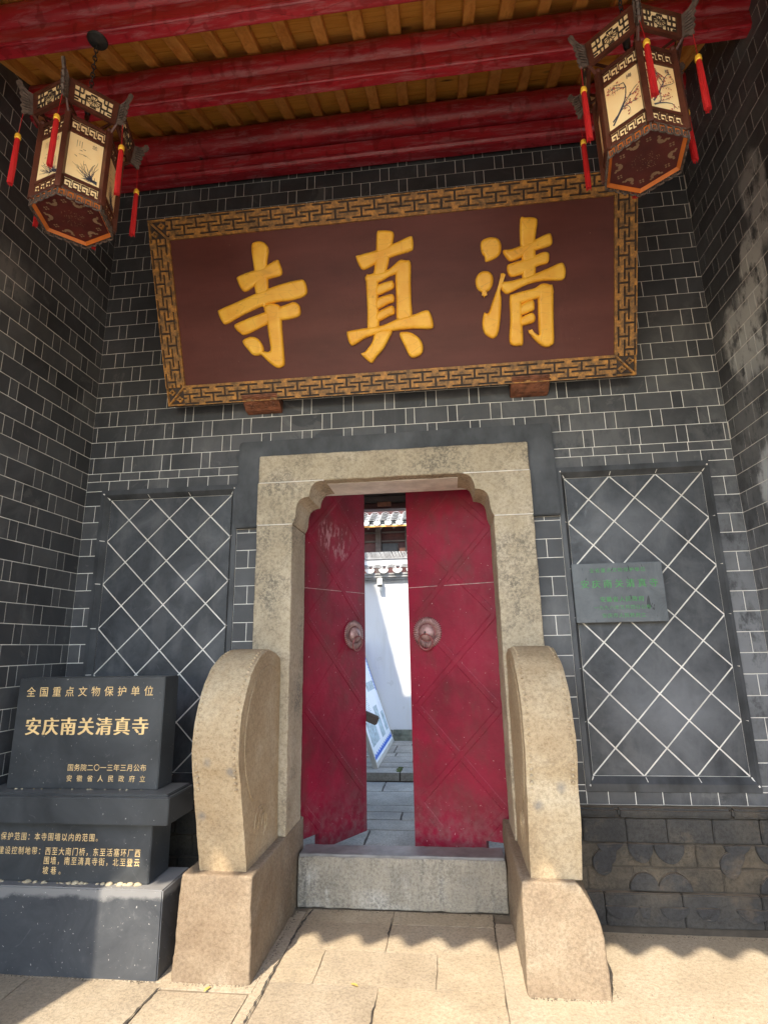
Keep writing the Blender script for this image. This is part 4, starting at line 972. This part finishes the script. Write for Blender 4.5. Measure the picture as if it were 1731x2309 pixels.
# ------------------------------------------------------------------ hexagonal lanterns
LS = .887
def lantern(cx, cy, zb, a0, label, ztop, blossom, seedv, group):
    rnd = random.Random(seedv)
    root = thing('palace_lantern', label, 'lantern', (cx, cy, zb), R(a0), group); root.scale = (LS, LS, LS)
    H = lambda r_, k: Vector((r_*math.cos(R(60*k)), r_*math.sin(R(60*k)), 0))
    RB = .190; z0, z1 = .055, .505
    for k in range(6):
        p = H(RB, k); Mz = Matrix.Translation(p) @ Matrix.Rotation(R(60*k), 4, 'Z')
        mb = MB().box(-.017, .017, -.014, .014, z0-.01, z1); mb.lathe([(.014, z1), (.018, z1+.012), (.011, z1+.028), (.004, z1+.034)], 8)
        mb.xform(Mz); mb.build('post', M['rosewood'], root, bevel=.002, seg=1)
    ap = RB*math.cos(R(30)); hw = RB/2-.017
    def face(k, mb, off=0):      # local: x along the face, y outward (0 at the apothem), z up
        return mb.xform(Matrix.Rotation(R(60*k+30), 4, 'Z') @ Matrix.Translation((ap+off, 0, 0)) @ Matrix.Rotation(R(90), 4, 'Z') @ Matrix.Scale(-1, 4, (0, 1, 0)))
    for k in range(6):
        for a, b in ((z0-.004, z0+.012), (z0+.066, z0+.082), (z0+.345, z0+.363), (z0+.425, z1-.004)):
            rails = MB().box(-hw, hw, -.008, .008, a, b); face(k, rails); rails.build('rail', M['rosewood'], root)
        pap = MB().box(-hw+.0005, hw-.0005, -.004, .0, z0+.013, z0+.424); face(k, pap); pg = pap.build('picture_panel', M['paper'], root)
        # fretwork strips: key pattern in dark wood over the cream paper
        fr = MB()
        for a, b, in ((z0+.012, z0+.066), (z0+.363, z0+.425)):
            n = 4; w = 2*hw/n; hh = b-a
            for i in range(n):
                u = -hw+i*w; t = .0028
                for (xa, xb, za, zb_) in ((0, .86, .80, .9), (.0, .1, .12, .9), (.0, .62, .1, .2), (.52, .62, .1, .56), (.28, .62, .46, .56), (.80, .88, .28, .9), (.88, 1.0, .26, .36)):
                    fr.box(u+xa*w, u+xb*w, .0, .004, a+za*hh, a+zb_*hh)
        face(k, fr); tag(fr.build('fretwork', M['rosewood'], root), kind='stuff')
        # ink painting
        ink = MB(); bl = MB(); za, zb_ = z0+.095, z0+.335
        q = lambda x_, z_: (x_, .0022, z_)
        fl = 1 if blossom else -1
        def brush(pts, w):
            for i, (a, b) in enumerate(zip(pts[:-1], pts[1:])):
                a, b = Vector((a[0], 0, a[1])), Vector((b[0], 0, b[1])); d = (b-a)
                if d.length < 1e-6: continue
                nn = Vector((-d.z, 0, d.x)).normalized(); wa, wb = w*(1-i/len(pts)*.7), w*(1-(i+1)/len(pts)*.8)
                ink.poly([tuple(a-nn*wa+Vector((0,.0016,0))), tuple(a+nn*wa+Vector((0,.0016,0))), tuple(b+nn*wb+Vector((0,.0016,0))), tuple(b-nn*wb+Vector((0,.0016,0)))], [(0,1,2,3)])
        def limb(x_, z_, an, L, w, dep):
            pts = [(x_, z_)]
            for i in range(6):
                an += rnd.uniform(-.35, .35); x_ += math.cos(an)*L/6; z_ += math.sin(an)*L/6
                if abs(x_) > hw-.008 or not za < z_ < zb_: break
                pts.append((x_, z_))
                if dep and rnd.random() < .6: limb(x_, z_, an+rnd.choice((-1, 1))*rnd.uniform(.5, 1.1), L*.55, w*.55, dep-1)
                if blossom and dep < 2 and rnd.random() < .9:
                    bx, bz, br = x_+rnd.uniform(-.012, .012), z_+rnd.uniform(-.012, .012), rnd.uniform(.0025, .0055)
                    bl.poly([(bx+br*math.cos(2*math.pi*t/6), .0012+.0001*len(bl.f) % .0006+.0008, bz+br*math.sin(2*math.pi*t/6)) for t in range(6)], [tuple(range(6))])
            brush(pts, w)
        if blossom:
            for q_ in range(2): limb(-hw+.02, za+.01+.02*q_, R(35+20*q_), .20, .0045, 2)
        else:
            for q_ in range(16): limb(hw-.03-rnd.random()*.03, za+.012, R(95+rnd.random()*60), .05+rnd.random()*.09, .0016, 0)
            for q_ in range(3): limb(hw-.012, za+.004+.006*q_, R(170), .05, .004, 1)
            for q_ in range(5): limb(rnd.uniform(-.04, .02), rnd.uniform(za+.03, zb_-.05), R(rnd.uniform(150, 210)), .014, .0018, 0)
            limb(-.03, za+.14, R(20), .06, .0009, 0)
        for c_ in range(3): brush([(-.012+.011*c_-.03, zb_-.02), (-.012+.011*c_-.03, zb_-.02-rnd.uniform(.03, .055))], .0009)
        face(k, ink); ink.build('ink_painting', M['ink'], root, fix=False)
        if blossom and bl.v: face(k, bl); bl.build('blossom_painting', M['blossom'], root, fix=False)
        vs, fs = glyph('梅' if blossom else '兰'); g = MB().poly([(.038+v[0]*.026, .0028, zb_-.032+(v[1])*.026) for v in vs], fs)
        g.v = [(-(v[0]), v[1], v[2]) if 0 else v for v in g.v]; face(k, g); g.build('painted_title', M['ink'], root, fix=False)
    # bottom board, orange rim, carved apron
    hexp = lambda r_: [(H(r_, k).x, H(r_, k).y) for k in range(6)]
    MB().prism(hexp(.172), 'z', .030, .040).build('bottom_board', M['bottomwood'], root)
    bt = MB()
    for q in range(64):
        a = rnd.uniform(0, 6.283); r_ = math.sqrt(rnd.random())*.062; x_, y_ = r_*math.cos(a), r_*math.sin(a); s_ = rnd.uniform(.002, .004)
        bt.poly([(x_-s_, y_, .0288), (x_, y_-s_*.6, .0288), (x_+s_, y_, .0288), (x_, y_+s_*.6, .0288)], [(0,1,2,3)])
    for k in range(6):
        c = H(.108, k+.5); an = R(60*k+30)
        for (ox, oy, sx_, sy_) in ((0, 0, .011, .016), (.010, .016, .013, .006), (.010, -.016, .013, .006), (.020, .026, .006, .006), (.020, -.026, .006, .006)):
            bt.poly([(c.x+(ox+sx_*math.cos(t))*math.cos(an)-(oy+sy_*math.sin(t))*math.sin(an), c.y+(ox+sx_*math.cos(t))*math.sin(an)+(oy+sy_*math.sin(t))*math.cos(an), .0286-.0001*abs(ox)*50) for t in [i*math.pi/4 for i in range(8)]], [tuple(range(8))])
        c = H(.122, k)
        for q in range(4):
            a = q*1.57; bt.poly([(c.x+.009*math.cos(a)+.005*math.cos(t), c.y+.009*math.sin(a)+.005*math.sin(t), .0287) for t in [i*math.pi/3 for i in range(6)]], [tuple(range(6))])
    tag(bt.build('bat_pattern', M['batgrey'], root, fix=False), kind='stuff')
    rim = MB(); apr = MB(); car = MB()
    for k in range(6):
        a, b = H(.190, k), H(.190, k+1); a2, b2 = H(.172, k), H(.172, k+1); a3, b3 = H(.198, k), H(.198, k+1)
        rim.poly([(a.x,a.y,.018),(b.x,b.y,.018),(b2.x,b2.y,.032),(a2.x,a2.y,.032),(a.x,a.y,.05),(b.x,b.y,.05)], [(0,1,2,3),(0,1,5,4)])
        d = (b3-a3); L = d.length; d.normalize(); nn = Vector((d.y, -d.x, 0)); ang = math.atan2(d.y, d.x)
        n = 5; w = L/n
        for i in range(n):
            mb = MB(); t = .004
            for (xa, xb, za_, zb_) in ((.02, .98, .048, .058), (.02, .12, .006, .058), (.02, .66, .0, .008), (.56, .66, .0, .034), (.3, .66, .028, .034), (.3, .38, .016, .03), (.84, .92, .008, .058), (.7, .92, .006, .013)):
                mb.box(w*xa, w*xb, 0, t, za_, zb_)
            mb.xform(Matrix.Translation(a3+d*w*i) @ Matrix.Rotation(ang, 4, 'Z')); apr.poly(mb.v, mb.f)
    rim.build('orange_rim', M['orangetrim'], root); tag(apr.build('apron_fretwork', M['lanterncarve'], root), kind='stuff')
    # light rim of plain board behind the bottom board
    MB().prism(hexp(.176), 'z', .0405, .046).build('inner_board', M['rosewood'], root)
    # hood
    zh0, zh1 = .535, .665; RH = .245
    for k in range(6):
        A0, A1 = H(RH-.008, k), H(RH-.008, k+1); B0, B1 = H(RH+.006, k), H(RH+.006, k+1)
        def pt(u, v, o=0):      # u along, v up, o outward
            lo = A0.lerp(A1, u); hi = B0.lerp(B1, u); p = lo.lerp(hi, v); nrm = H(1, k+.5).normalized(); return (p.x+nrm.x*o, p.y+nrm.y*o, zh0+(zh1-zh0)*v)
        def bar(mb, u0, u1, v0, v1, o0, o1):
            mb.poly([pt(u0,v0,o0), pt(u1,v0,o0), pt(u1,v1,o0), pt(u0,v1,o0), pt(u0,v0,o1), pt(u1,v0,o1), pt(u1,v1,o1), pt(u0,v1,o1)], [(0,3,2,1),(4,5,6,7),(0,1,5,4),(1,2,6,5),(2,3,7,6),(3,0,4,7)])
        fr = MB(); bar(fr, .03, .97, .0, .15, -.010, .006); bar(fr, .03, .97, .85, 1.0, -.010, .006); bar(fr, .03, .14, .15, .85, -.010, .006); bar(fr, .86, .97, .15, .85, -.010, .006); fr.build('hood_frame', M['rosewood'], root)
        pp = MB(); bar(pp, .13, .87, .14, .86, -.006, -.002); pp.build('hood_panel', M['paper'], root)
        lt = MB()
        for u0, u1, v0, v1 in ((.14,.30,.60,.65),(.22,.245,.38,.85),(.14,.36,.36,.41),(.34,.365,.15,.62),(.34,.44,.6,.65),(.14,.22,.24,.29),(.29,.315,.65,.85),(.27,.295,.15,.36),(.70,.86,.60,.65),(.755,.78,.38,.85),(.64,.86,.36,.41),(.635,.66,.15,.62),(.56,.66,.6,.65),(.78,.86,.24,.29),(.685,.71,.65,.85),(.705,.73,.15,.36),(.44,.56,.74,.78),(.44,.56,.22,.26)):
            bar(lt, u0, u1, v0, v1, -.002, .003)
        for i in range(10):
            a = i*math.pi/5; r0, r1 = .012, .034
            for (ra, rb, sh_) in ((.004, .034, 0), (.03, .034, .6)):
                p = Vector(pt(.5, .5, .003)); e1 = (A1-A0).normalized(); 
                c1 = p+e1*(ra*math.cos(a))+Vector((0,0,ra*math.sin(a))); c2 = p+e1*(rb*math.cos(a+sh_))+Vector((0,0,rb*math.sin(a+sh_)))
                lt.tube([c1, c2], .0016, 4)
        tag(lt.build('hood_lattice', M['framedark'], root), kind='stuff')
    for k in range(6):
        # raking struts from the post head to the hood, and the dragon-head finial with its tassel
        a, b = H(RB, k), H(RH, k)
        MB().tube([(a.x*.98, a.y*.98, z1-.02), (b.x*.97, b.y*.97, zh0+.01)], .008, 6).build('strut', M['rosewood'], root)
        fn = MB(); pr = []
        base = [(-.012,0),(.018,-.012),(.030,-.03),(.044,-.018),(.040,.004),(.052,.020),(.044,.038),(.056,.054),(.050,.074),(.064,.090),(.060,.108),(.078,.128),(.086,.150),(.074,.166),(.060,.160),(.054,.140),(.034,.125),(.014,.120),(-.008,.118)]
        fn.prism([(x_, z_+zh0+.01) for x_, z_ in base], 'y', -.0055, .0055)
        for i in range(7): fn.tube([(.006+.003*i, -.012, zh0+.02+.015*i), (.04+.002*i, -.012, zh0+.012+.018*i)], .0035, 5); fn.tube([(.006+.003*i, .012, zh0+.02+.015*i), (.04+.002*i, .012, zh0+.012+.018*i)], .0035, 5)
        fn.xform(Matrix.Rotation(R(60*k), 4, 'Z') @ Matrix.Translation((RH, 0, 0))); fn.build('dragon_head', M['lanterncarve'], root)
        t_ = thing('tassel', None, None); t_.parent = root; del_ = None
        c = H(.285, k); sway = H(.012*rnd.uniform(-1, 1), k+1)
        ts = MB(); zt = .36; L = .275
        ts.lathe([(.0115, -L), (.0125, -L*.6), (.012, -.02), (.010, 0)], 12)
        for i in range(14):
            a_ = i*.449; ts.tube([(.0105*math.cos(a_), .0105*math.sin(a_), -.015), (.0125*math.cos(a_+.1), .0125*math.sin(a_+.1), -L*.6), (.012*math.cos(a_+.2)+rnd.uniform(-.003,.003), .012*math.sin(a_+.2)+rnd.uniform(-.003,.003), -L-rnd.uniform(-.004, .012))], .0019, 4)
        ts.xform(Matrix.Translation((c.x+sway.x, c.y+sway.y, zt))); bpy.data.objects.remove(t_)
        to = ts.build('tassel', M['redsilk'], root, smooth=R(40))
        gc = MB().lathe([(.0135, -.004), (.0155, .004), (.0125, .010), (.0150, .016), (.012, .024), (.006, .030)], 12, (c.x+sway.x, c.y+sway.y, zt)); gc.build('gold_cap', M['goldcap'], to, smooth=True)
        d_ = H(RH+.035, k); MB().tube([(c.x+sway.x, c.y+sway.y, zt+.028), (d_.x, d_.y, zh0-.015)], .0016, 5).build('cord', M['redsilk'], to)
    # crossing stays, spindle, chain and ceiling rose
    sp = MB()
    for k in range(3):
        a, b = H(RH-.02, k), H(RH-.02, k+3); sp.box(-.008, .008, -.2, .2, 0, 0.001) if 0 else sp.tube([(a.x, a.y, zh0+.03), (b.x, b.y, zh0+.03)], .007, 6)
    sp.tube([(0, 0, zh0), (0, 0, zh1+.04)], .010, 8); sp.build('crossing_stays', M['rosewood'], root)
    zt = (ztop-zb)/LS; ch = MB(); z = zh1+.03; i = 0
    while z < zt-.03:
        m_ = Matrix.Translation((0, 0, z)) @ Matrix.Rotation(R(90*(i % 2)), 4, 'Z')
        mb = MB().tube([(.010*math.sin(t*math.pi/5), 0, .019*math.cos(t*math.pi/5)) for t in range(11)], .0032, 5, cap=False); mb.xform(m_); ch.poly(mb.v, mb.f); z += .030; i += 1
    ch.lathe([(.006, zh1+.03), (.017, zh1+.06), (.020, zh1+.12), (.014, zh1+.17), (.018, zh1+.21), (.006, zh1+.25)], 8)
    ch.build('chain', M['iron'], root, smooth=True)
    ro = MB().lathe([(.052, 0), (.056, -.006), (.050, -.016), (.020, -.022), (.008, -.03)], 24); ro.xform(Matrix.Translation((0, 0, zt)) @ Matrix.Rotation(-R(a0), 4, 'Z') )
    ro.build('ceiling_rose', M['iron'], root, smooth=R(40))
    return root
P3B = ceil_z(-1.556)-.085*2.10-.1035
lantern(-1.484, -1.556, 3.453, 45, 'hexagonal rosewood palace lantern with orchid paintings, hanging by the left wall', P3B, False, 3, 'palace lanterns under the roof')
lantern(1.077, -1.536, 3.453, 19, 'hexagonal rosewood palace lantern with red plum-blossom paintings, hanging before the sign corner', P3B, True, 5, 'palace lanterns under the roof')
# small iron hook on the beam
MB().tube([(-1.62, -.15, 5.33), (-1.62, -.152, 5.30), (-1.612, -.153, 5.285), (-1.60, -.152, 5.295)], .004, 6).build('beam_hook', M['iron'])
tag(bpy.data.objects['beam_hook'], 'small black iron hook on the lowest maroon beam', 'hook')

# ------------------------------------------------------------------ inside the gate and the courtyard
fl = MB().box(-2.3, 1.95, .30, 2.864, -.02, .090).build('gatehouse_floor', M['joint']); tag(fl, 'dark bed under the gatehouse paving', kind='structure')
yr = [.31, .75, 1.265, 1.528, 1.755, 1.965, 2.463, 2.862]
xo = [-.1, -.52, -.62, -.30, -.67, -.2, -.57, -.35]
for i, (y0, y1) in enumerate(zip(yr[:-1], yr[1:])):
    e = [-2.2, xo[i]-.85, xo[i], xo[i]+.8, 1.9]
    for a, b in zip(e[:-1], e[1:]): slab(a, b, y0, y1, .1, .008, 'cpave', fl, .03)
cy = MB().box(-2.7, 2.4, 2.885, 5.6, -.02, .180).build('courtyard_ground', M['joint']); tag(cy, 'mossy bed under the courtyard paving', kind='structure')
yr = [2.866, 3.16, 3.42, 3.78, 4.02, 4.55, 4.78, 4.96]; xo = [-.42, -.75, -.32, -.56, -.6, -.40, -.7]
for i, (y0, y1) in enumerate(zip(yr[:-1], yr[1:])):
    e = [-2.6, xo[i]-.9, xo[i], xo[i]+.75, 2.3]
    for a, b in zip(e[:-1], e[1:]): slab(a, b, y0, y1, .189, .010, 'cpave', cy, .03 if i else .085)
ms = MB()
for q in range(60):
    x_, y_ = -.44+random.gauss(0, .012), 3.02+random.uniform(-.10, .12); s_ = random.uniform(.006, .014)
    ms.lathe([(s_, -.002), (s_*.6, s_*.5)], 6, (x_, y_, .188))
tag(ms.build('moss', M['moss']), 'green moss growing in a joint of the courtyard paving', 'moss', kind='stuff')
# timbers over the gate passage
def beam(name, x0, x1, y0, y1, z0, z1, mat, label):
    o = MB().box(x0, x1, y0, y1, z0, z1).build(name, M[mat], bevel=.008); rough(o, .006, .3, .2, 3); return tag(o, label, 'beam', 'timbers over the gate passage')
beam('passage_beam', -2.36, 2.0, 1.96, 2.10, 2.905, 2.962, 'reddark', 'dark red beam across the back of the gate passage')
beam('passage_beam', -2.36, 2.0, 1.93, 2.06, 2.968, 3.032, 'darkwood', 'old grey timber just above the dark red passage beam')
beam('passage_beam', -2.36, 2.0, 1.90, 2.04, 3.040, 3.24, 'darkwood', 'topmost old timber over the gate passage')
tag(MB().box(-.505, -.367, 1.93, 1.958, 2.925, 2.966).build('peg_block', M['carved']), 'small red block fixed to the passage beam', 'block')
# courtyard wall
WY = 4.955
cw = thing('courtyard_wall', 'white plastered courtyard wall with tiled coping seen between the doors', 'wall', (0, WY, .18))
def cwb(name, x0, x1, y0, y1, z0, z1, mat, bev=0): return MB().box(x0, x1, y0-WY, y1-WY, z0-.18, z1-.18).build(name, M[mat], cw, bevel=bev)
cwb('plaster_face', -4.4, 4.0, WY, WY+.24, .18, 2.50, 'white')
for i in range(9): o = cwb('foot_stone', -2.6+i*.55+.003, -2.05+i*.55-.003, WY-.035, WY-.001, .18, .262, 'plinthgrey', .006); o = cwb('foot_stone', -2.9+i*.55+.003, -2.35+i*.55-.003, WY-.028, WY-.001, .265, .338, 'plinthgrey', .006)
for z0, z1, yp in ((2.485, 2.515, .03), (2.518, 2.548, .055), (2.551, 2.585, .085)): cwb('corbel_course', -4.4, 4.0, WY-yp, WY+.02, z0, z1, 'rooftile')
def tile_column(parent, x, y0, z0, dy, dz, n, r_, w, off, mat='rooftile'):
    """one column of lapped cover tiles climbing away from the eaves, with its drip tile"""
    mb = MB()
    for i in range(n):
        y, z = y0+dy*i, z0+dz*i; a_ = [R(200-22*t) for t in range(11)]
        o_ = [(x+r_*math.cos(a), z+r_*.62*math.sin(a)) for a in a_]; i_ = [(x+(r_-.014)*math.cos(a), z+(r_-.014)*.62*math.sin(a)) for a in a_[::-1]]
        mb.prism([(p[0]-off[0], p[1]-off[2]) for p in o_+i_], 'y', y-off[1], y+dy*1.25-off[1])
    return mb.build('cover_tile', M[mat], parent)
for i in range(-7, 18):
    x = -1.10+.212*i
    for j in range(4): 
        pass
    tile_column(cw, x, WY-.12, 2.655, .055, .026, 4, .085, 0, (0, WY, .18))
    xm = x+.106
    MB().prism([(xm+.075*math.cos(R(a)), 2.665-.18+.062*math.sin(R(a))) for a in range(180, 361, 15)] + [(xm+.07, 2.672-.18), (xm-.07, 2.672-.18)], 'y', WY-.135-WY, WY-.12-WY).build('drip_tile', M['tileend'], cw)
    g = MB()
    for k in range(5): g.box(xm-.055, xm+.055, -.115+.045*k, -.06+.045*k, 2.60-.18+.022*k, 2.612-.18+.022*k)
    g.build('pan_tile', M['rooftile'], cw)
cwb('eaves_fillet', -4.4, 4.0, WY-.10, WY+.1, 2.588, 2.612, 'rooftile')
cwb('ridge_base', -4.4, 4.0, WY+.02, WY+.20, 2.74, 2.845, 'white')
rt_ = MB(); x = -3.2
while x < 3: 
    mb = MB().box(-.006, .006, -.06, .06, 0, .125); mb.xform(Matrix.Translation((x, .11, 2.85-.18)) @ Matrix.Rotation(R(-22+random.uniform(-3, 3)), 4, 'Y')); rt_.poly(mb.v, mb.f); x += .021
tag(rt_.build('ridge_tiles', M['rooftile'], cw), kind='stuff')
for z in (2.846,): cwb('ridge_slate', -4.4, 4.0, WY+.0, WY+.22, z, z+.012, 'rooftile')
# flood lamp on the wall
lp = thing('wall_lamp', 'small white floodlight under the coping of the courtyard wall', 'lamp', (-.846, WY, 2.44))
MB().box(-.036, .036, -.13, -.05, -.01, .095).build('housing', M['whitepaint'], lp, bevel=.008); MB().box(-.038, .038, -.135, -.05, -.035, -.012).build('glass', M['iron'], lp, bevel=.004)
MB().tube([(0, -.06, .0), (.0, -.03, -.09), (0, .0, -.09)], .012, 8).build('arm', M['whitepaint'], lp)
MB().tube([(.01, -.01, -.03), (.018, -.008, -.12), (.004, -.006, -.22)], .004, 5).build('cable', M['whitepaint'], lp)
# display board (A-frame) seen between the doors
db = thing('display_board', 'leaning white and blue display board standing in the courtyard', 'display board', (-.69, 3.06, .189))
ln = .335; BH = 1.45
def bp_(u, v, o=0):      # u along the board (y), v up the face, o proud of the face
    return (-ln*v*.95+o*.94, u*1.9, v*.944+o*.33)
def bd(name, u0, u1, v0, v1, o0, o1, mat):
    mb = MB().poly([bp_(u0,v0,o0), bp_(u1,v0,o0), bp_(u1,v1,o0), bp_(u0,v1,o0), bp_(u0,v0,o1), bp_(u1,v0,o1), bp_(u1,v1,o1), bp_(u0,v1,o1)], [(0,3,2,1),(4,5,6,7),(0,1,5,4),(1,2,6,5),(2,3,7,6),(3,0,4,7)]); return mb.build(name, M[mat], db)
bd('panel', .02, .98, .03, BH, -.03, 0, 'boardwhite')
for u0, u1, v0, v1 in ((0, 1, 0, .045), (0, .022, .045, BH), (.978, 1, .045, BH), (0, 1, BH, BH+.04)): bd('frame_bar', u0, u1, v0, v1, -.035, .008, 'alu')
for q in range(24): bd('blue_pattern', .03+.039*q, .03+.039*q+.034, .075, .075+(.055 if q % 2 else .035), .0, .0015, 'blue')
for q in range(30): bd('blue_pattern', .945-(.02 if q % 2 else 0), .972, .75+.022*q, .75+.022*q+.02, 0, .0015, 'blue')
for u0, u1, v0, v1 in ((.10,.42,.20,.48),(.55,.72,.18,.58),(.80,.93,.20,.46),(.10,.40,.86,1.2),(.55,.90,.78,.90)): bd('printed_photo', u0, u1, v0, v1, 0, .0016, 'photo')
for q in range(9): bd('printed_line', .10, .45-.02*(q % 3), .56+.022*q, .566+.022*q, 0, .0016, 'photo')
bk = MB().box(-.98, -.955, .02, .05, 0, .03)
MB().poly([(-.02,0.02,0),(-.02,.06,0),(-.48,.06,1.38),(-.48,.02,1.38),(-.05,0.02,0),(-.05,.06,0),(-.51,.06,1.38),(-.51,.02,1.38)], [(0,1,2,3),(4,5,6,7),(0,1,5,4),(1,2,6,5),(2,3,7,6),(3,0,4,7)]).build('support_post', M['alu'], db)
for yy in (.03, 1.86): MB().tube([(-.95, yy, 0.01), (-.50, yy, 1.36)], .018, 6).build('leg', M['alu'], db)
MB().box(-.92, -.10, .02, .05, .10, .13).build('tie_bar', M['alu'], db)
# far hall beyond the wall
FY = 9.0
fh = thing('far_hall', 'old timber hall with grey tiled roof behind the courtyard wall', 'building', (-1, FY, 0))
def fb(name, x0, x1, y0, y1, z0, z1, mat): return MB().box(x0+1, x1+1, y0-FY, y1-FY, z0, z1).build(name, M[mat], fh)
fb('timber_wall', -5, 3.5, 9.62, 9.8, 0, 5.2, 'reddark')
for x in (-2.55, -1.50, -.78, .4): fb('post', x, x+.13, 9.52, 9.63, 0, 4.6, 'darkwood')
for z in (4.36, 4.20, 3.98): fb('rail', -5, 3.5, 9.56, 9.622, z, z+.035, 'darkwood')
fb('window', -1.34, -.98, 9.57, 9.61, 3.70, 3.93, 'iron'); fb('window_frame', -1.37, -.95, 9.60, 9.621, 3.67, 3.96, 'darkwood'); fb('shutter', -.93, -.68, 9.55, 9.60, 3.70, 3.82, 'carved')
fb('eaves_board', -5, 3.5, 8.98, 9.02, 4.235, 4.262, 'rafter')
for i in range(22): 
    x = -4+i*.30; MB().tube([(x+1, .02, 4.215), (x+1, .66, 4.53)], .03, 7).build('rafter', M['darkwood'], fh)
o = MB().box(-5+1, 4.5, 0, 3.4, 0, .03)
for i, v in enumerate(o.v): o.v[i] = (v[0], v[1], 4.262+.52*v[1]+v[2])
o.build('roof_boarding', M['rooftile'], fh)
for i in range(16):
    x = -3.35+.262*i; tile_column(fh, x, 8.95, 4.34, .13, .0676, 22, .10, 0, (-1, FY, 0))
    xm = x+.131; MB().prism([(xm+1+.085*math.cos(R(a)), 4.345+.085*math.sin(R(a))) for a in range(180, 361, 15)], 'y', -.07, -.055).build('drip_tile', M['tileend'], fh)
    g = MB()
    for k in range(20): g.box(xm+1-.07, xm+1+.07, -.04+.13*k, .11+.13*k, 4.315+.0676*k, 4.33+.0676*k)
    g.build('pan_tile', M['tileend'], fh)
# fallen leaves and grit on the forecourt
for i, (x, y) in enumerate(((-1.98, -.93), (-1.0, -.70), (-.33, -.615))):
    o = MB().poly([(-.022,0,.002),(-.006,.009,.007),(.014,.007,.004),(.024,0,.003),(.012,-.009,.005),(-.008,-.008,.006)], [(0,1,2,3,4,5)]).build('fallen_leaf', M['leaf']); o.location = (x, y, .0005); o.rotation_euler.z = i*1.3
    tag(o, ['small dry yellow leaf on the ground before the granite tablet', 'small yellow leaf at the foot of the left drum stone', 'tiny yellow leaf on the paving before the threshold'][i], 'leaf', 'fallen leaves')
cg2 = MB()
for i in range(260):
    x, y = random.uniform(-2.2, 2.0), random.uniform(-1.3, -.0); r_ = random.uniform(.0008, .002)
    cg2.box(x-r_, x+r_, y-r_, y+r_, -.001, r_)
def litter(n, fx):
    for i in range(n):
        x, y = fx(); r_ = random.uniform(.0012, .0042)
        cg2.lathe([(r_, -.001), (r_*.7, r_*.5), (r_*.2, r_*.7)], 5, (x, y, 0))
litter(170, lambda: (random.uniform(-2.3, -1.27), -.658-abs(random.gauss(0, .010))))
litter(60, lambda: (random.uniform(-1.2, -.82), -.655-abs(random.gauss(0, .010))))
litter(60, lambda: (random.uniform(.45, .81), -.636-abs(random.gauss(0, .010))))
litter(160, lambda: (random.uniform(.83, 2.0), -.05-abs(random.gauss(0, .014))))
litter(120, lambda: (random.uniform(-.79, .44), .13-abs(random.gauss(0, .014))))
litter(80, lambda: (-.80+abs(random.gauss(0, .010)), random.uniform(-.62, .12)))
litter(60, lambda: (.825+abs(random.gauss(0, .012)), random.uniform(-.62, -.05)))
tag(cg2.build('grit', M['bed']), 'scattered dark grit on the forecourt', 'grit', kind='stuff')
def crack(pts, w):
    mb = MB(); L = []; Rr = []; P = []
    for (x0, y0), (x1, y1) in zip(pts[:-1], pts[1:]):
        n = max(2, int(math.hypot(x1-x0, y1-y0)/.018))
        for i in range(n): P.append((x0+(x1-x0)*i/n+random.gauss(0, .0022), y0+(y1-y0)*i/n+random.gauss(0, .0012)))
    P.append(pts[-1])
    for i, (x, y) in enumerate(P):
        a_, b_ = P[max(i-1, 0)], P[min(i+1, len(P)-1)]; d = Vector((b_[0]-a_[0], b_[1]-a_[1])).normalized(); ww = w*random.uniform(.25, 1.1)*(1 if 0 < i < len(P)-1 else .1)
        L.append((x-d.y*ww, y+d.x*ww, .0032)); Rr.append((x+d.y*ww, y-d.x*ww, .0032))
    n = len(P); mb.poly(L+Rr, [(i, i+1, n+i+1, n+i) for i in range(n-1)]); return mb
for pts, w, lb in (([(-1.222,-.70),(-1.235,-.80),(-1.245,-.94),(-1.238,-1.1)], .006, 'dark open crack running forward from the tablet plinth corner'),
                   ([(-.70,.12),(-.715,.03),(-.728,-.12),(-.733,-.31)], .0065, 'dark crack along the paving beside the left drum stone'),
                   ([(-.736,-.40),(-.744,-.56),(-.742,-.70),(-.748,-.92)], .004, 'fine crack continuing along the edge of the path towards the viewer'),
                   ([(.355,.12),(.352,.02),(.347,-.10),(.342,-.19)], .0045, 'dark crack at the foot of the right drum stone'),
                   ([(-.223,.05),(-.226,-.02),(-.224,-.16)], .0035, 'short dark joint gap in the paving before the threshold'),
                   ([(-.219,-.72),(-.224,-.80),(-.221,-.9)], .0035, 'short dark joint gap in the sunlit paving')):
    o = crack(pts, w).build('paving_crack', M['joint'], fix=False); tag(o, lb, kind='structure')
bpy.context.view_layer.update()
